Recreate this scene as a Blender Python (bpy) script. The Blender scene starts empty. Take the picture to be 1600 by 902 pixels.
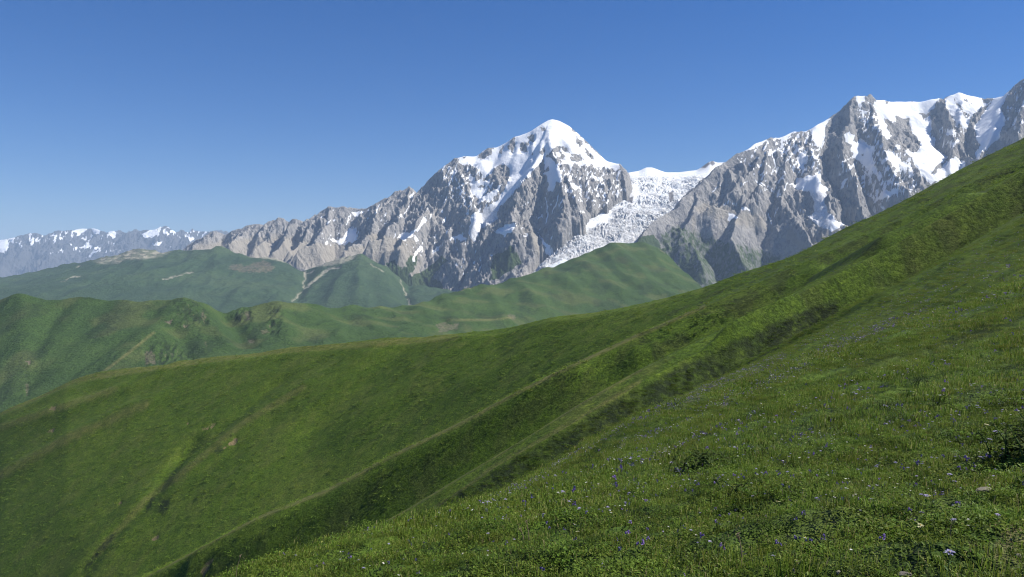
import bpy, math, random
import numpy as np
from mathutils import Vector, Euler

rng = np.random.default_rng(7)
random.seed(7)
scene = bpy.context.scene
COL = scene.collection
R = math.radians

# ------------------------------------------------------------------ camera
FPX, CX, CY = 1256.0, 800.0, 451.0            # focal length and centre, in photograph pixels
PITCH = math.atan((451 - 430) / FPX)          # looking slightly downwards
cam = bpy.data.cameras.new('camera')
cam.sensor_width = 36.0
cam.lens = FPX / 1600 * 36
cam.clip_start, cam.clip_end = 0.1, 200000
camo = bpy.data.objects.new('camera', cam)
COL.objects.link(camo)
camo.rotation_euler = (R(90) - PITCH, 0, 0)
scene.camera = camo
cp, sp = math.cos(PITCH), math.sin(PITCH)

# ------------------------------------------------------------------ sky, sun, exposure
SUN_AZ, SUN_EL = 88.0, 47.0                   # degrees clockwise from the view direction, above horizon
world = bpy.data.worlds.new("World")
scene.world = world
world.use_nodes = True
wn = world.node_tree
sky = wn.nodes.new('ShaderNodeTexSky')
sky.sky_type = 'NISHITA'
sky.sun_disc = False
sky.sun_elevation, sky.sun_rotation = R(SUN_EL), R(SUN_AZ)
sky.altitude, sky.air_density, sky.dust_density, sky.ozone_density = 1500, 1.0, 0.5, 5.0
hsv = wn.nodes.new('ShaderNodeHueSaturation')
hsv.inputs['Saturation'].default_value = 1.36
hsv.inputs['Hue'].default_value = 0.512           # the deep blue of high-altitude air
wn.links.new(sky.outputs[0], hsv.inputs['Color'])
wn.links.new(hsv.outputs[0], wn.nodes['Background'].inputs[0])
wn.nodes['Background'].inputs[1].default_value = 0.064
sl = bpy.data.lights.new('sun', 'SUN')
sl.energy, sl.angle, sl.color = 5.0, R(0.53), (1.0, 0.955, 0.87)
slo = bpy.data.objects.new('sun', sl)
COL.objects.link(slo)
sdir = Vector((math.sin(R(SUN_AZ)) * math.cos(R(SUN_EL)), math.cos(R(SUN_AZ)) * math.cos(R(SUN_EL)), math.sin(R(SUN_EL))))
slo.rotation_euler = sdir.to_track_quat('Z', 'Y').to_euler()
scene.view_settings.view_transform = 'Standard'
scene.view_settings.look = 'None'
scene.view_settings.exposure = 0.76
scene.view_settings.gamma = 1.0
scene.cycles.use_denoising = True
scene.cycles.denoising_prefilter = 'ACCURATE'
scene.cycles.filter_width = 1.15
scene.cycles.sample_clamp_indirect = 4.0
scene.cycles.max_bounces = 5
scene.cycles.diffuse_bounces = 2
scene.cycles.transmission_bounces = 3
scene.cycles.volume_bounces = 0

# ------------------------------------------------------------------ helpers: bearings and pixels
def uv(px, row):
    """bearing (x/y) and elevation (z/y) of the sight line through a photograph pixel"""
    a = (np.asarray(px, float) - CX) / FPX
    b = (CY - np.asarray(row, float)) / FPX
    yy = cp + sp * b
    return a / yy, (-sp + cp * b) / yy

def to_px(x, y, z):
    f = y * cp - z * sp
    return CX + FPX * x / f, CY - FPX * (y * sp + z * cp) / f

# ------------------------------------------------------------------ helpers: noise
def _hash(ix, iy, seed):
    h = (ix.astype(np.int64) * 374761393 + iy.astype(np.int64) * 668265263 + seed * 1274126177) & 0xffffffff
    h = ((h ^ (h >> 13)) * 1274126177) & 0xffffffff
    return (h ^ (h >> 16)) & 0xffff

def perlin(x, y, seed=0):
    xi, yi = np.floor(x), np.floor(y)
    fx, fy = x - xi, y - yi
    ux = fx * fx * fx * (fx * (fx * 6 - 15) + 10)
    uy = fy * fy * fy * (fy * (fy * 6 - 15) + 10)
    xi, yi = xi.astype(np.int64), yi.astype(np.int64)
    def g(dx, dy):
        a = _hash(xi + dx, yi + dy, seed) * (2 * math.pi / 65536)
        return np.cos(a) * (fx - dx) + np.sin(a) * (fy - dy)
    a = g(0, 0) + ux * (g(1, 0) - g(0, 0))
    b = g(0, 1) + ux * (g(1, 1) - g(0, 1))
    return (a + uy * (b - a)) * 1.5

def fbm(x, y, octs=4, seed=0, gain=0.5):
    s, a = 0, 1.0
    for o in range(octs):
        s = s + a * perlin(x, y, seed + o * 17)
        x, y, a = x * 2.03 + 11.3, y * 2.03 - 7.7, a * gain
    return s

def ridged(x, y, octs=5, seed=0, gain=0.55):
    """ridged multifractal, about 0 (valleys) .. 1 (crests)"""
    s, a, w, tot = 0, 1.0, 1.0, 0.0
    for o in range(octs):
        n = 1 - np.abs(perlin(x, y, seed + o * 31)) * 1.25
        n = np.clip(n, 0, 1) ** 2 * w
        s = s + a * n
        tot += a
        w = np.clip(n * 1.6, 0.15, 1)
        x, y, a = x * 2.07 + 3.1, y * 2.07 + 5.3, a * gain
    return s / tot

def facets(x, y, seed=0):
    """broken planes: every cell of a jittered grid is a tilted facet, about -0.5 .. 0.5"""
    xi, yi = np.floor(x), np.floor(y)
    best = np.full(x.shape, 9e9); out = np.zeros(x.shape)
    for dx in (-1, 0, 1):
        for dy in (-1, 0, 1):
            cx, cy = (xi + dx).astype(np.int64), (yi + dy).astype(np.int64)
            jx = cx + _hash(cx, cy, seed) / 65536.; jy = cy + _hash(cx, cy, seed + 1) / 65536.
            d = (x - jx) ** 2 + (y - jy) ** 2
            ta = _hash(cx, cy, seed + 2) * (2 * math.pi / 65536); o = _hash(cx, cy, seed + 3) / 65536. - .5
            h = (x - jx) * np.cos(ta) + (y - jy) * np.sin(ta) + .55 * o
            m = d < best
            out = np.where(m, h, out); best = np.where(m, d, best)
    return out * .7

def sstep(a, b, x):
    t = np.clip((x - a) / (b - a), 0, 1)
    return t * t * (3 - 2 * t)

# ------------------------------------------------------------------ helpers: outlines on bearings
def seg_sd(px, py, poly, closed=True):
    """signed distance (inside positive) to a polygon, or distance to a polyline"""
    P = np.asarray(poly, float)
    n = len(P) if closed else len(P) - 1
    d2 = np.full(px.shape, 1e18)
    inside = np.zeros(px.shape, bool)
    for i in range(n):
        ax, ay = P[i]
        bx, by = P[(i + 1) % len(P)]
        ex, ey = bx - ax, by - ay
        t = np.clip(((px - ax) * ex + (py - ay) * ey) / (ex * ex + ey * ey + 1e-12), 0, 1)
        d2 = np.minimum(d2, (px - ax - t * ex) ** 2 + (py - ay - t * ey) ** 2)
        if closed and ay != by:
            c = ((ay > py) != (by > py)) & (px < (bx - ax) * (py - ay) / (by - ay) + ax)
            inside ^= c
    d = np.sqrt(d2)
    return np.where(inside, d, -d) if closed else d

def area_mask(px, py, polys, soft=1.5, pad=14):
    """0..1 where a point lies inside any outline"""
    m = np.zeros(px.shape)
    for P in polys:
        A = np.asarray(P, float)
        sel = (px > A[:, 0].min() - pad) & (px < A[:, 0].max() + pad) & (py > A[:, 1].min() - pad) & (py < A[:, 1].max() + pad)
        if sel.any():
            sd = seg_sd(px[sel], py[sel], P)
            m[sel] = np.maximum(m[sel], sstep(-soft, soft, sd))
    return m

def line_mask(px, py, lines, pad=10):
    """0..1 along thin strips: each (width, points)"""
    m = np.zeros(px.shape)
    for w, P in lines:
        A = np.asarray(P, float)
        sel = (px > A[:, 0].min() - pad) & (px < A[:, 0].max() + pad) & (py > A[:, 1].min() - pad) & (py < A[:, 1].max() + pad)
        if sel.any():
            m[sel] = np.maximum(m[sel], sstep(w, w * 0.4, seg_sd(px[sel], py[sel], P, False)))
    return m

# ------------------------------------------------------------------ helpers: meshes and tags
def tag(o, label=None, cat=None, group=None, kind=None):
    if label: o['label'] = label
    if cat: o['category'] = cat
    if group: o['group'] = group
    if kind: o['kind'] = kind
    return o

def mesh_from(name, V, F, mat, attrs=None, smooth=True):
    me = bpy.data.meshes.new(name)
    V = np.ascontiguousarray(V, np.float32)
    F = np.ascontiguousarray(F, np.int32)
    k = F.shape[1]
    me.vertices.add(len(V)); me.vertices.foreach_set('co', V.ravel())
    me.loops.add(F.size); me.loops.foreach_set('vertex_index', F.ravel())
    me.polygons.add(len(F))
    me.polygons.foreach_set('loop_start', np.arange(0, F.size, k, dtype=np.int32))
    if smooth:
        me.polygons.foreach_set('use_smooth', np.ones(len(F), bool))
    for n, a in (attrs or {}).items():
        at = me.attributes.new(n, 'FLOAT', 'POINT')
        at.data.foreach_set('value', np.ascontiguousarray(a, np.float32).ravel())
    me.update()
    me.materials.append(mat)
    return me

def grid_obj(name, X, Y, Z, mat, attrs=None):
    n, m = X.shape
    idx = np.arange(n * m).reshape(n, m)
    F = np.stack([idx[:-1, :-1], idx[1:, :-1], idx[1:, 1:], idx[:-1, 1:]], -1).reshape(-1, 4)
    me = mesh_from(name, np.stack([X, Y, Z], -1).reshape(-1, 3), F, mat, attrs)
    o = bpy.data.objects.new(name, me)
    COL.objects.link(o)
    return tag(o, kind='structure')

# ------------------------------------------------------------------ helpers: materials
class NT:
    def __init__(self, name):
        self.m = bpy.data.materials.new(name)
        self.m.use_nodes = True
        self.t = self.m.node_tree
        self.b = self.t.nodes['Principled BSDF']
        self.b.inputs['Roughness'].default_value = 0.9
        self.b.inputs['Specular IOR Level'].default_value = 0.15
        self.pos = self.t.nodes.new('ShaderNodeNewGeometry').outputs['Position']
    def link(self, a, b): self.t.links.new(a, b)
    def attr(self, n):
        a = self.t.nodes.new('ShaderNodeAttribute'); a.attribute_name = n
        return a.outputs['Fac']
    def noise(self, scale, detail=5, rough=0.55, stretch=None, off=0, dist=0.0):
        n = self.t.nodes.new('ShaderNodeTexNoise')
        n.inputs['Scale'].default_value = 1.0
        n.inputs['Detail'].default_value = detail
        n.inputs['Roughness'].default_value = rough
        n.inputs['Distortion'].default_value = dist
        mp = self.t.nodes.new('ShaderNodeMapping')
        s = stretch or (1, 1, 1)
        mp.inputs['Scale'].default_value = (scale * s[0], scale * s[1], scale * s[2])
        mp.inputs['Location'].default_value = (off, off * 1.7, off * .3)
        self.link(self.pos, mp.inputs['Vector'])
        self.link(mp.outputs[0], n.inputs['Vector'])
        return n.outputs['Fac']
    def ramp(self, fac, stops, interp='LINEAR'):
        r = self.t.nodes.new('ShaderNodeValToRGB')
        r.color_ramp.interpolation = interp
        e = r.color_ramp.elements
        while len(e) < len(stops): e.new(0.5)
        for el, (p, c) in zip(e, stops):
            el.position = p
            el.color = (*c, 1) if not isinstance(c, (int, float)) else (c, c, c, 1)
        self.link(fac, r.inputs[0])
        return r.outputs[0]
    def mix(self, fac, a, b, mode='MIX'):
        n = self.t.nodes.new('ShaderNodeMix'); n.data_type = 'RGBA'; n.blend_type = mode
        if isinstance(fac, (int, float)): n.inputs[0].default_value = fac
        else: self.link(fac, n.inputs[0])
        for v, s in ((a, 6), (b, 7)):
            if isinstance(v, tuple): n.inputs[s].default_value = (*v, 1)
            else: self.link(v, n.inputs[s])
        return n.outputs[2]
    def math(self, op, a, b=0.0, c=None, clamp=False):
        n = self.t.nodes.new('ShaderNodeMath'); n.operation = op; n.use_clamp = clamp
        for v, i in ((a, 0), (b, 1), (c, 2)):
            if v is None: continue
            if isinstance(v, (int, float)): n.inputs[i].default_value = v
            else: self.link(v, n.inputs[i])
        return n.outputs[0]
    def bump(self, h, dist, strength=1.0, normal=None):
        n = self.t.nodes.new('ShaderNodeBump')
        n.inputs['Distance'].default_value = dist
        n.inputs['Strength'].default_value = strength
        self.link(h, n.inputs['Height'])
        if normal is not None: self.link(normal, n.inputs['Normal'])
        return n.outputs[0]
    def done(self, col, normal=None):
        self.link(col, self.b.inputs['Base Color'])
        if normal is not None: self.link(normal, self.b.inputs['Normal'])
        return self.m

def rock_material(name, unit=1.0, snowcol=(0.82, 0.83, 0.85), dark=1.0):
    t = NT(name)
    n1 = t.noise(1 / (420 * unit), 6, 0.6)
    n2 = t.noise(1 / (60 * unit), 6, 0.65, (1.6, 1.0, 0.5), 13)
    n3 = t.noise(1 / (22 * unit), 4, 0.7, (1.5, 1.0, 0.6), 31)
    c = t.ramp(n1, [(0.3, tuple(v * dark for v in (0.242, 0.237, 0.234))), (0.5, tuple(v * dark for v in (0.302, 0.290, 0.279))), (0.7, tuple(v * dark for v in (0.358, 0.338, 0.312)))])
    c = t.mix(t.ramp(n2, [(0.32, 0.75), (0.5, 0.0)]), c, (0.10, 0.098, 0.106))
    c = t.mix(t.ramp(n2, [(0.55, 0.0), (0.75, 0.75)]), c, tuple(v * dark for v in (0.40, 0.37, 0.33)))
    c = t.mix(t.ramp(n3, [(0.3, 0.55), (0.5, 0.0)]), c, (0.07, 0.068, 0.078))
    scree = t.math('MULTIPLY', t.attr('scree'), t.ramp(n2, [(0.25, 0.65), (0.5, 1.0)]))
    c = t.mix(scree, c, t.mix(n1, (0.245, 0.222, 0.19), (0.335, 0.308, 0.268)))
    g = t.math('ADD', t.attr('green'), t.math('MULTIPLY', t.math('SUBTRACT', n2, 0.5), 1.1))
    gm = t.ramp(g, [(0.42, 0.0), (0.6, 1.0)])
    c = t.mix(gm, c, t.ramp(n2, [(0.3, (0.032, 0.055, 0.022)), (0.7, (0.060, 0.088, 0.030))]))
    s = t.math('ADD', t.attr('snow'), t.math('MULTIPLY', t.math('SUBTRACT', n3, 0.5), 0.9))
    sm = t.ramp(s, [(0.44, 0.0), (0.56, 1.0)])
    dirty = t.mix(t.math('MULTIPLY', t.attr('dirt'), t.ramp(n3, [(0.35, 1.0), (0.6, 0.25)])), snowcol, (0.40, 0.40, 0.41))
    c = t.mix(sm, c, dirty)
    nb = t.noise(1 / (45 * unit), 8, 0.68, (1.3, 1.0, 0.7), 5)
    amt = t.math('MULTIPLY_ADD', sm, -0.82, 1.0)
    nrm = t.bump(t.math('MULTIPLY', nb, amt), 40 * unit, 0.9)
    return t.done(c, nrm)

def hill_material(name, size, cols, scarcol=(0.20, 0.14, 0.10), tuft=0.5, far=False):
    """grassy slope: size = width of the larger colour patches in metres"""
    t = NT(name)
    n1 = t.noise(1 / size, 6, 0.6, (0.8, 1.2, 1.0))
    n2 = t.noise(1 / (size * .2), 5, 0.65, (0.7, 1.2, 1), 9, 0.4)
    n3 = t.noise(1 / (size * .035), 5, 0.7, (1, 1, 1), 21)
    c = t.ramp(n1, [(0.32, cols[0]), (0.5, cols[1]), (0.66, cols[2])])
    c = t.mix(t.ramp(n2, [(0.35, 0.55), (0.55, 0.0)]), c, cols[0])
    c = t.mix(t.ramp(n2, [(0.55, 0.0), (0.75, 0.5)]), c, cols[2])
    c = t.mix(t.ramp(n3, [(0.3, 0.75), (0.5, 0.0)]), c, tuple(v * .45 for v in cols[0]))
    c = t.mix(t.ramp(n3, [(0.56, 0.0), (0.78, 0.6)]), c, tuple(v * 1.35 for v in cols[2]))
    n4 = t.noise(1 / (size * .012), 4, 0.7, (1, 1, 1), 41)
    c = t.mix(t.ramp(n4, [(0.34, 0.8), (0.5, 0.0)]), c, tuple(v * .5 for v in cols[0]))
    c = t.mix(t.ramp(n4, [(0.54, 0.0), (0.72, 0.4)]), c, tuple(v * 1.25 for v in cols[2]))
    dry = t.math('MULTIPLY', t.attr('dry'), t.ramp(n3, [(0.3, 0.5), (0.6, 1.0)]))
    c = t.mix(dry, c, (0.165, 0.152, 0.060))  # dry grass, and the sunlit tone painted along crests
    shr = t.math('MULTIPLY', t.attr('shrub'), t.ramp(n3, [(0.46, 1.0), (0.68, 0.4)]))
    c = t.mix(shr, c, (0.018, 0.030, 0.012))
    sc = t.math('ADD', t.attr('scar'), t.math('MULTIPLY', t.math('SUBTRACT', n3, 0.5), 0.7))
    c = t.mix(t.ramp(sc, [(0.36, 0.0), (0.62, 0.85)]), c, t.mix(n3, tuple(v * .7 for v in scarcol), tuple(v * 1.3 for v in scarcol)))
    nb = t.noise(1 / (size * .03), 6, 0.7, (1, 1, 1), 3)
    nrm = t.bump(nb, size * .03 * tuft, 1.0)
    return t.done(c, nrm)

# ------------------------------------------------------------------ terrain builder 1: slopes through traced lines
class Slope:
    """a heightfield laid through lines (column, row, distance) that follow crests, gullies and rims"""
    def __init__(self, pxs, lines, sub, smooth=2, sharp=(), sig=0):
        self.pxs = np.asarray(pxs, float)
        n = len(self.pxs)
        D, Z = [], []
        def soften(a):
            if sig <= 0: return a
            s = int(sig * 3); k = np.exp(-.5 * (np.arange(-s, s + 1) / sig) ** 2); k /= k.sum()
            lo = a[0] + (a[0] - a[1]) * np.arange(s, 0, -1); hi = a[-1] + (a[-1] - a[-2]) * np.arange(1, s + 1)
            return np.convolve(np.concatenate([lo, a, hi]), k, 'valid')
        for q, L in enumerate(lines):
            L = np.asarray(L, float)
            row = np.interp(self.pxs, L[:, 0], L[:, 1])
            d = np.exp(np.interp(self.pxs, L[:, 0], np.log(L[:, 2])))
            d = np.exp(soften(np.log(d)))
            if q not in sharp: row = soften(row)
            _, v = uv(self.pxs, row)
            D.append(d); Z.append(v * d)
        D, Z = np.array(D).T, np.array(Z).T
        self.u = uv(self.pxs, np.full(n, 430.0))[0]
        cd, cz = [], []
        for k in range(D.shape[1] - 1):
            s = sub[k] if isinstance(sub, (list, tuple)) else sub
            for j in range(s):
                f = j / s
                d = D[:, k] * (D[:, k + 1] / D[:, k]) ** f
                w = (d - D[:, k]) / (D[:, k + 1] - D[:, k])
                cd.append(d); cz.append(Z[:, k] + w * (Z[:, k + 1] - Z[:, k]))
        cd.append(D[:, -1]); cz.append(Z[:, -1])
        self.d, self.z = np.array(cd).T, np.array(cz).T
        for _ in range(smooth):
            z = self.z
            z[:, 1:-1] = .25 * z[:, :-2] + .5 * z[:, 1:-1] + .25 * z[:, 2:]
            z[1:-1] = .25 * z[:-2] + .5 * z[1:-1] + .25 * z[2:]
        self.refresh()
    def refresh(self):
        self.x, self.y = self.u[:, None] * self.d, self.d
    def pixels(self): return to_px(self.x, self.y, self.z)
    def hit(self, px, row, dmin=0.0):
        """first ground point seen through a pixel"""
        i = np.clip(np.searchsorted(self.pxs, px), 1, len(self.pxs) - 1)
        f = (px - self.pxs[i - 1]) / (self.pxs[i] - self.pxs[i - 1])
        d = self.d[i - 1] * (1 - f) + self.d[i] * f
        z = self.z[i - 1] * (1 - f) + self.z[i] * f
        u, v = uv(px, row)
        e = z / d
        ok = np.nonzero((e[1:] >= v) & (d[1:] >= dmin))[0]
        if len(ok) == 0:
            k = int(np.argmax(e))
            return np.array([u * d[k], d[k], z[k]])
        k = ok[0] + 1
        if e[k - 1] < v:
            g = (v - e[k - 1]) / (e[k] - e[k - 1])
        else: g = 1.0
        dd = d[k - 1] + g * (d[k] - d[k - 1])
        return np.array([u * dd, dd, z[k - 1] + g * (z[k] - z[k - 1])])
    def fold(self, pts, height, width, dmin=0.0, taper=True):
        """raise (or cut, height < 0) a rounded rib along traced pixels"""
        P = np.array([self.hit(p, r, dmin) for p, r in pts])
        X, Y = self.x, self.y
        sel = (X > P[:, 0].min() - 3 * width) & (X < P[:, 0].max() + 3 * width) & (Y > P[:, 1].min() - 3 * width) & (Y < P[:, 1].max() + 3 * width)
        if not sel.any(): return
        d = seg_sd(X[sel], Y[sel], P[:, :2], False)
        self.z[sel] += height * np.exp(-(d / width) ** 2)
    def height_at(self, x, y):
        px = np.interp(x / y, self.u, self.pxs)
        ci = np.clip(np.round(np.interp(px, self.pxs, np.arange(len(self.pxs)))).astype(int), 0, len(self.pxs) - 1)
        z = np.zeros(len(x))
        for c in np.unique(ci):
            s = ci == c
            z[s] = np.interp(y[s], self.d[c], self.z[c])
        return z

# ------------------------------------------------------------------ terrain builder 2: mountains from ridge skeletons
def rib(start, pts, sr):
    """3-D polyline that leaves `start` (x,y,z) and descends through traced pixels at gradient sr"""
    P = [np.asarray(start, float)]
    for px, row in pts:
        x1, y1, z1 = P[-1]
        u, v = uv(px, row)
        f = lambda d: (z1 - v * d) - sr * math.hypot(u * d - x1, d - y1)
        lo, hi = y1 * 0.6, y1 * 0.9995
        if f(hi) <= 0: d = hi
        else:
            for _ in range(50):
                m = (lo + hi) / 2
                if f(m) > 0: hi = m
                else: lo = m
            d = hi
        P.append(np.array([u * d, d, v * d]))
    return np.array(P)

def crest(pts):
    """skyline polyline from (px, row, distance)"""
    A = np.array(pts, float)
    u, v = uv(A[:, 0], A[:, 1])
    return np.stack([u * A[:, 2], A[:, 2], v * A[:, 2]], -1)

def on_crest(C, px):
    p = np.array([to_px(*c)[0] for c in C])
    i = np.clip(np.searchsorted(p, px), 1, len(p) - 1)
    f = (px - p[i - 1]) / (p[i] - p[i - 1])
    return C[i - 1] * (1 - f) + C[i] * f

def cones(X, Y, ridges, base):
    """union of roofs that fall away from ridge lines: each ridge = (points, gradient)"""
    H = np.full(X.shape, base, float)
    for P, s in ridges:
        for a, b in zip(P[:-1], P[1:]):
            ex, ey = b[0] - a[0], b[1] - a[1]
            L2 = ex * ex + ey * ey + 1e-9
            t = np.clip(((X - a[0]) * ex + (Y - a[1]) * ey) / L2, 0, 1)
            d = np.hypot(X - a[0] - t * ex, Y - a[1] - t * ey)
            np.maximum(H, a[2] + t * (b[2] - a[2]) - s * d, out=H)
    return H

# ================================================================== FAR MOUNTAINS
def mountain(name, px_range, ncol, d_range, nrow, ridges, sky, mat, base, snow_polys=(), snow_lines=(), hole_polys=(),
             scree_polys=(), green_polys=(), dirt_polys=(), green_alt=None, amp=1.0, seed=1, patchy=(), keep=260.0, rows_pow=1.0, scale=1.0, hollow=None, calm=(), mossy=()):
    pxs = np.linspace(px_range[0], px_range[1], ncol)
    u = uv(pxs, np.full(ncol, 430.0))[0]
    d = d_range[0] + (d_range[1] - d_range[0]) * np.linspace(0, 1, nrow) ** rows_pow
    X = u[:, None] * d[None, :]
    Y = np.broadcast_to(d, X.shape).copy()
    S = scale
    wx = 38 * S * fbm(X / (420 * S), Y / (420 * S), 3, seed + 3)
    wy = 60 * S * fbm(X / (420 * S), Y / (420 * S), 3, seed + 5)
    # the roofs between ridges, then dissected by couloirs that follow the fall line
    H = cones(X + wx, Y + wy, ridges, base)
    ds = np.full(X.shape, 1e9)
    for a, b in zip(sky[:-1], sky[1:]):
        ex, ey = b[0] - a[0], b[1] - a[1]
        t = np.clip(((X - a[0]) * ex + (Y - a[1]) * ey) / (ex * ex + ey * ey), 0, 1)
        ds = np.minimum(ds, np.hypot(X - a[0] - t * ex, Y - a[1] - t * ey))
    near = sstep(0, keep * S, ds) * 0.82 + 0.18
    def masks(Hh):
        px, py = to_px(X, Y, Hh)
        # ragged edges: the outlines are read through a small wobble
        qx = px + 2.6 * fbm(px / 9, py / 9, 3, seed + 40) 
        qy = py + 3.2 * fbm(px / 9, py / 9, 3, seed + 50)
        sn = area_mask(qx, qy, snow_polys, 1.6)
        sn = np.maximum(sn, line_mask(px + (qx - px) * .5, py + (qy - py) * .5, snow_lines))
        sn = sn * (1 - area_mask(qx, qy, hole_polys, 1.2))
        for dens, P in patchy:
            n = fbm((px + .45 * py) / 6, (py - .3 * px) / 13, 4, seed + 60) * 0.5 + 0.25 * fbm(px / 3.0, py / 3.5, 2, seed + 66)
            sn = np.maximum(sn, area_mask(qx, qy, [P], 6) * sstep(dens, dens + .12, n))
        return px, py, qx, qy, sn
    px, py, qx, qy, sn = masks(H)
    # snow fills the creases
    B, w = H.copy(), sn.copy()
    for _ in range(26):
        B[1:-1, 1:-1] = (B[1:-1, 1:-1] * 2 + B[:-2, 1:-1] + B[2:, 1:-1] + B[1:-1, :-2] + B[1:-1, 2:]) / 6
        w[1:-1, 1:-1] = (w[1:-1, 1:-1] * 2 + w[:-2, 1:-1] + w[2:, 1:-1] + w[1:-1, :-2] + w[1:-1, 2:]) / 6
    H = H + (B - H) * w
    soft = 1 - 0.93 * w
    g = area_mask(qx, qy, green_polys, 3) if green_polys else 0 * sn
    s_ = area_mask(qx, qy, scree_polys, 3) if scree_polys else 0 * sn
    soft = soft * (1 - 0.55 * np.maximum(s_, g * .6))
    if calm: soft = soft * (1 - 0.6 * area_mask(px, py, calm, 14))
    r1 = ridged((X + 1.2 * wx) / (620 * S), (Y + wy) / (1500 * S), 3, seed + 11) - 0.55
    r2 = ridged((X + 2.2 * wx) / (250 * S), (Y + 1.5 * wy) / (330 * S), 4, seed + 12) - 0.5
    r3 = ridged(X / (85 * S) + H / (200 * S), Y / (130 * S), 3, seed + 13) - 0.5
    r4 = fbm(X / (30 * S), Y / (30 * S), 3, seed + 14)
    fa = facets((X + 1.6 * wx) / (210 * S), (Y + wy) / (260 * S), seed + 81) + .45 * facets((X + .6 * wx) / (85 * S), (Y + .6 * wy) / (95 * S), seed + 85)
    rough = 0.6 + 0.6 * sstep(-.3, .5, fbm(X / (900 * S), Y / (900 * S), 2, seed + 15))
    H = H + amp * S * near * soft * (150 * r1 + 100 * r2 * rough + 62 * fa + 58 * r3 * rough + 22 * r4 * rough + 16 * perlin(H / (55 * S) + X / (500 * S), X / (260 * S), seed + 19))
    # snow fields keep a fine grain of their own
    H = H + amp * S * sn * near * (10 * fbm(X / (260 * S), Y / (260 * S), 3, seed + 21) + 1.2 * fbm(X / (40 * S), Y / (40 * S), 2, seed + 22))
    px, py, qx, qy, sn = masks(H)
    if hollow:                                  # where the ice has carved its bed
        for _ in range(5):
            H = H - 90 * area_mask(px, py, [hollow], 12)
            px, py = to_px(X, Y, H)
        px, py, qx, qy, sn = masks(H)
    # ledges: a little snow caught on the gentler rock high up
    g = area_mask(qx, qy, green_polys, 3.5) if green_polys else 0 * sn
    if mossy: g = np.maximum(g, .57 * area_mask(px, py, mossy, 16))
    s_ = area_mask(qx, qy, scree_polys, 3) if scree_polys else 0 * sn
    dm = area_mask(qx, qy, dirt_polys, 4) if dirt_polys else 0 * sn
    return grid_obj(name, X, Y, H, mat, {'snow': sn, 'green': g, 'scree': s_, 'dirt': dm})

M_rock = rock_material('mountain rock and snow')

# ---- the snow pyramid with its long west ridge
TS = crest([(240, 430, 12600), (285, 392, 12500), (300, 379, 12500), (320, 368, 12450), (330, 361, 12400), (338, 360, 12400), (350, 365, 12400), (367, 359, 12300),
    (388, 352, 12250), (400, 349.5, 12200), (407, 349, 12200), (417, 353, 12200), (421, 346, 12150), (432.6, 344, 12150), (437.6, 338, 12100),
    (443, 339, 12100), (451, 345, 12100), (460, 341, 12050), (471, 345, 12050), (476, 341, 12000), (481, 344, 12000), (488, 335, 11950),
    (496, 334, 11950), (499, 329, 11900), (515, 323, 11900), (538, 322, 11850), (550, 325, 11850), (569, 326, 11800), (588, 319, 11750),
    (600, 311, 11700), (604, 310, 11700), (616, 299, 11700), (630, 297, 11700), (636, 290, 11650), (641, 294, 11650), (648, 300, 11650),
    (658, 292, 11650), (676, 272.6, 11650), (687, 262.6, 11650), (710, 246, 11650), (723, 242, 11650), (745, 240.6, 11650), (763, 229, 11650),
    (778, 227, 11650), (804, 214, 11650), (838, 197, 11650), (856, 186, 11650), (865, 183, 11650), (877, 185.5, 11650), (885, 194.5, 11650),
    (898, 205, 11650), (908, 216, 11650), (915, 221, 11600), (933, 241.5, 11550), (948, 251, 11450), (966, 254, 11300), (971, 259, 11200), (976, 272, 11100), (984, 290, 10900)])
oc = lambda p: on_crest(TS, p)
TR = [(TS, 1.02)]
TR += [(rib(oc(868), [(861, 205), (858, 222), (868, 236), (877, 258), (886, 278), (896, 302), (902, 318)], 0.72), 1.50)]
TR += [(rib(oc(863), [(848, 220), (838, 250), (828, 268), (820, 281), (807, 298), (804, 320), (804, 345), (800, 362)], 0.78), 1.35)]
TR += [(rib(oc(868), [(862, 205), (868, 240), (876, 280), (882, 306)], 0.71), 1.56)]
TR += [(rib(oc(908), [(905, 245), (912, 262), (918, 290), (926, 308)], 0.73), 1.80)]
TR += [(rib(oc(966), [(967, 268), (968, 285), (964, 305), (956, 328)], 0.82), 1.92)]
TR += [(rib(oc(972), [(978, 282), (982, 300), (972, 322)], 0.79), 1.80)]
TR += [(rib(oc(838), [(826, 262), (818, 290), (820, 330), (830, 358)], 0.80), 1.25)]
TR += [(rib(oc(710), [(722, 275), (735, 300), (742, 325), (738, 350)], 0.69), 1.44)]
TR += [(rib(oc(676), [(690, 300), (702, 335), (705, 362)], 0.69), 1.56)]
TR += [(rib(oc(673), [(668, 300), (665, 325), (652, 346), (642, 362), (625, 385), (600, 398)], 0.64), 1.62)]
TR += [(rib(oc(636), [(637, 312), (627, 332), (616, 348), (600, 366), (575, 382)], 0.64), 1.56)]
TR += [(rib(oc(602), [(590, 338), (578, 358), (560, 375), (540, 392)], 0.57), 1.56)]
TR += [(rib(oc(515), [(513, 345), (503, 356), (492, 372), (470, 385)], 0.53), 1.44)]
TR += [(rib(oc(460), [(452, 365), (440, 380), (425, 392)], 0.52), 1.44)]
TR += [(rib(oc(433), [(425, 362), (412, 376), (395, 388)], 0.52), 1.32)]
TR += [(rib(oc(496), [(484, 355), (470, 372), (455, 390)], 0.52), 1.44)]
TR += [(rib(oc(388), [(378, 368), (362, 380), (345, 386)], 0.47), 1.20)]
TR += [(rib(oc(338), [(325, 375), (300, 386)], 0.43), 1.08)]
TR += [(rib(oc(560), [(570, 350), (590, 370), (610, 395), (640, 420), (665, 445)], 0.48), 1.20)]

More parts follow.
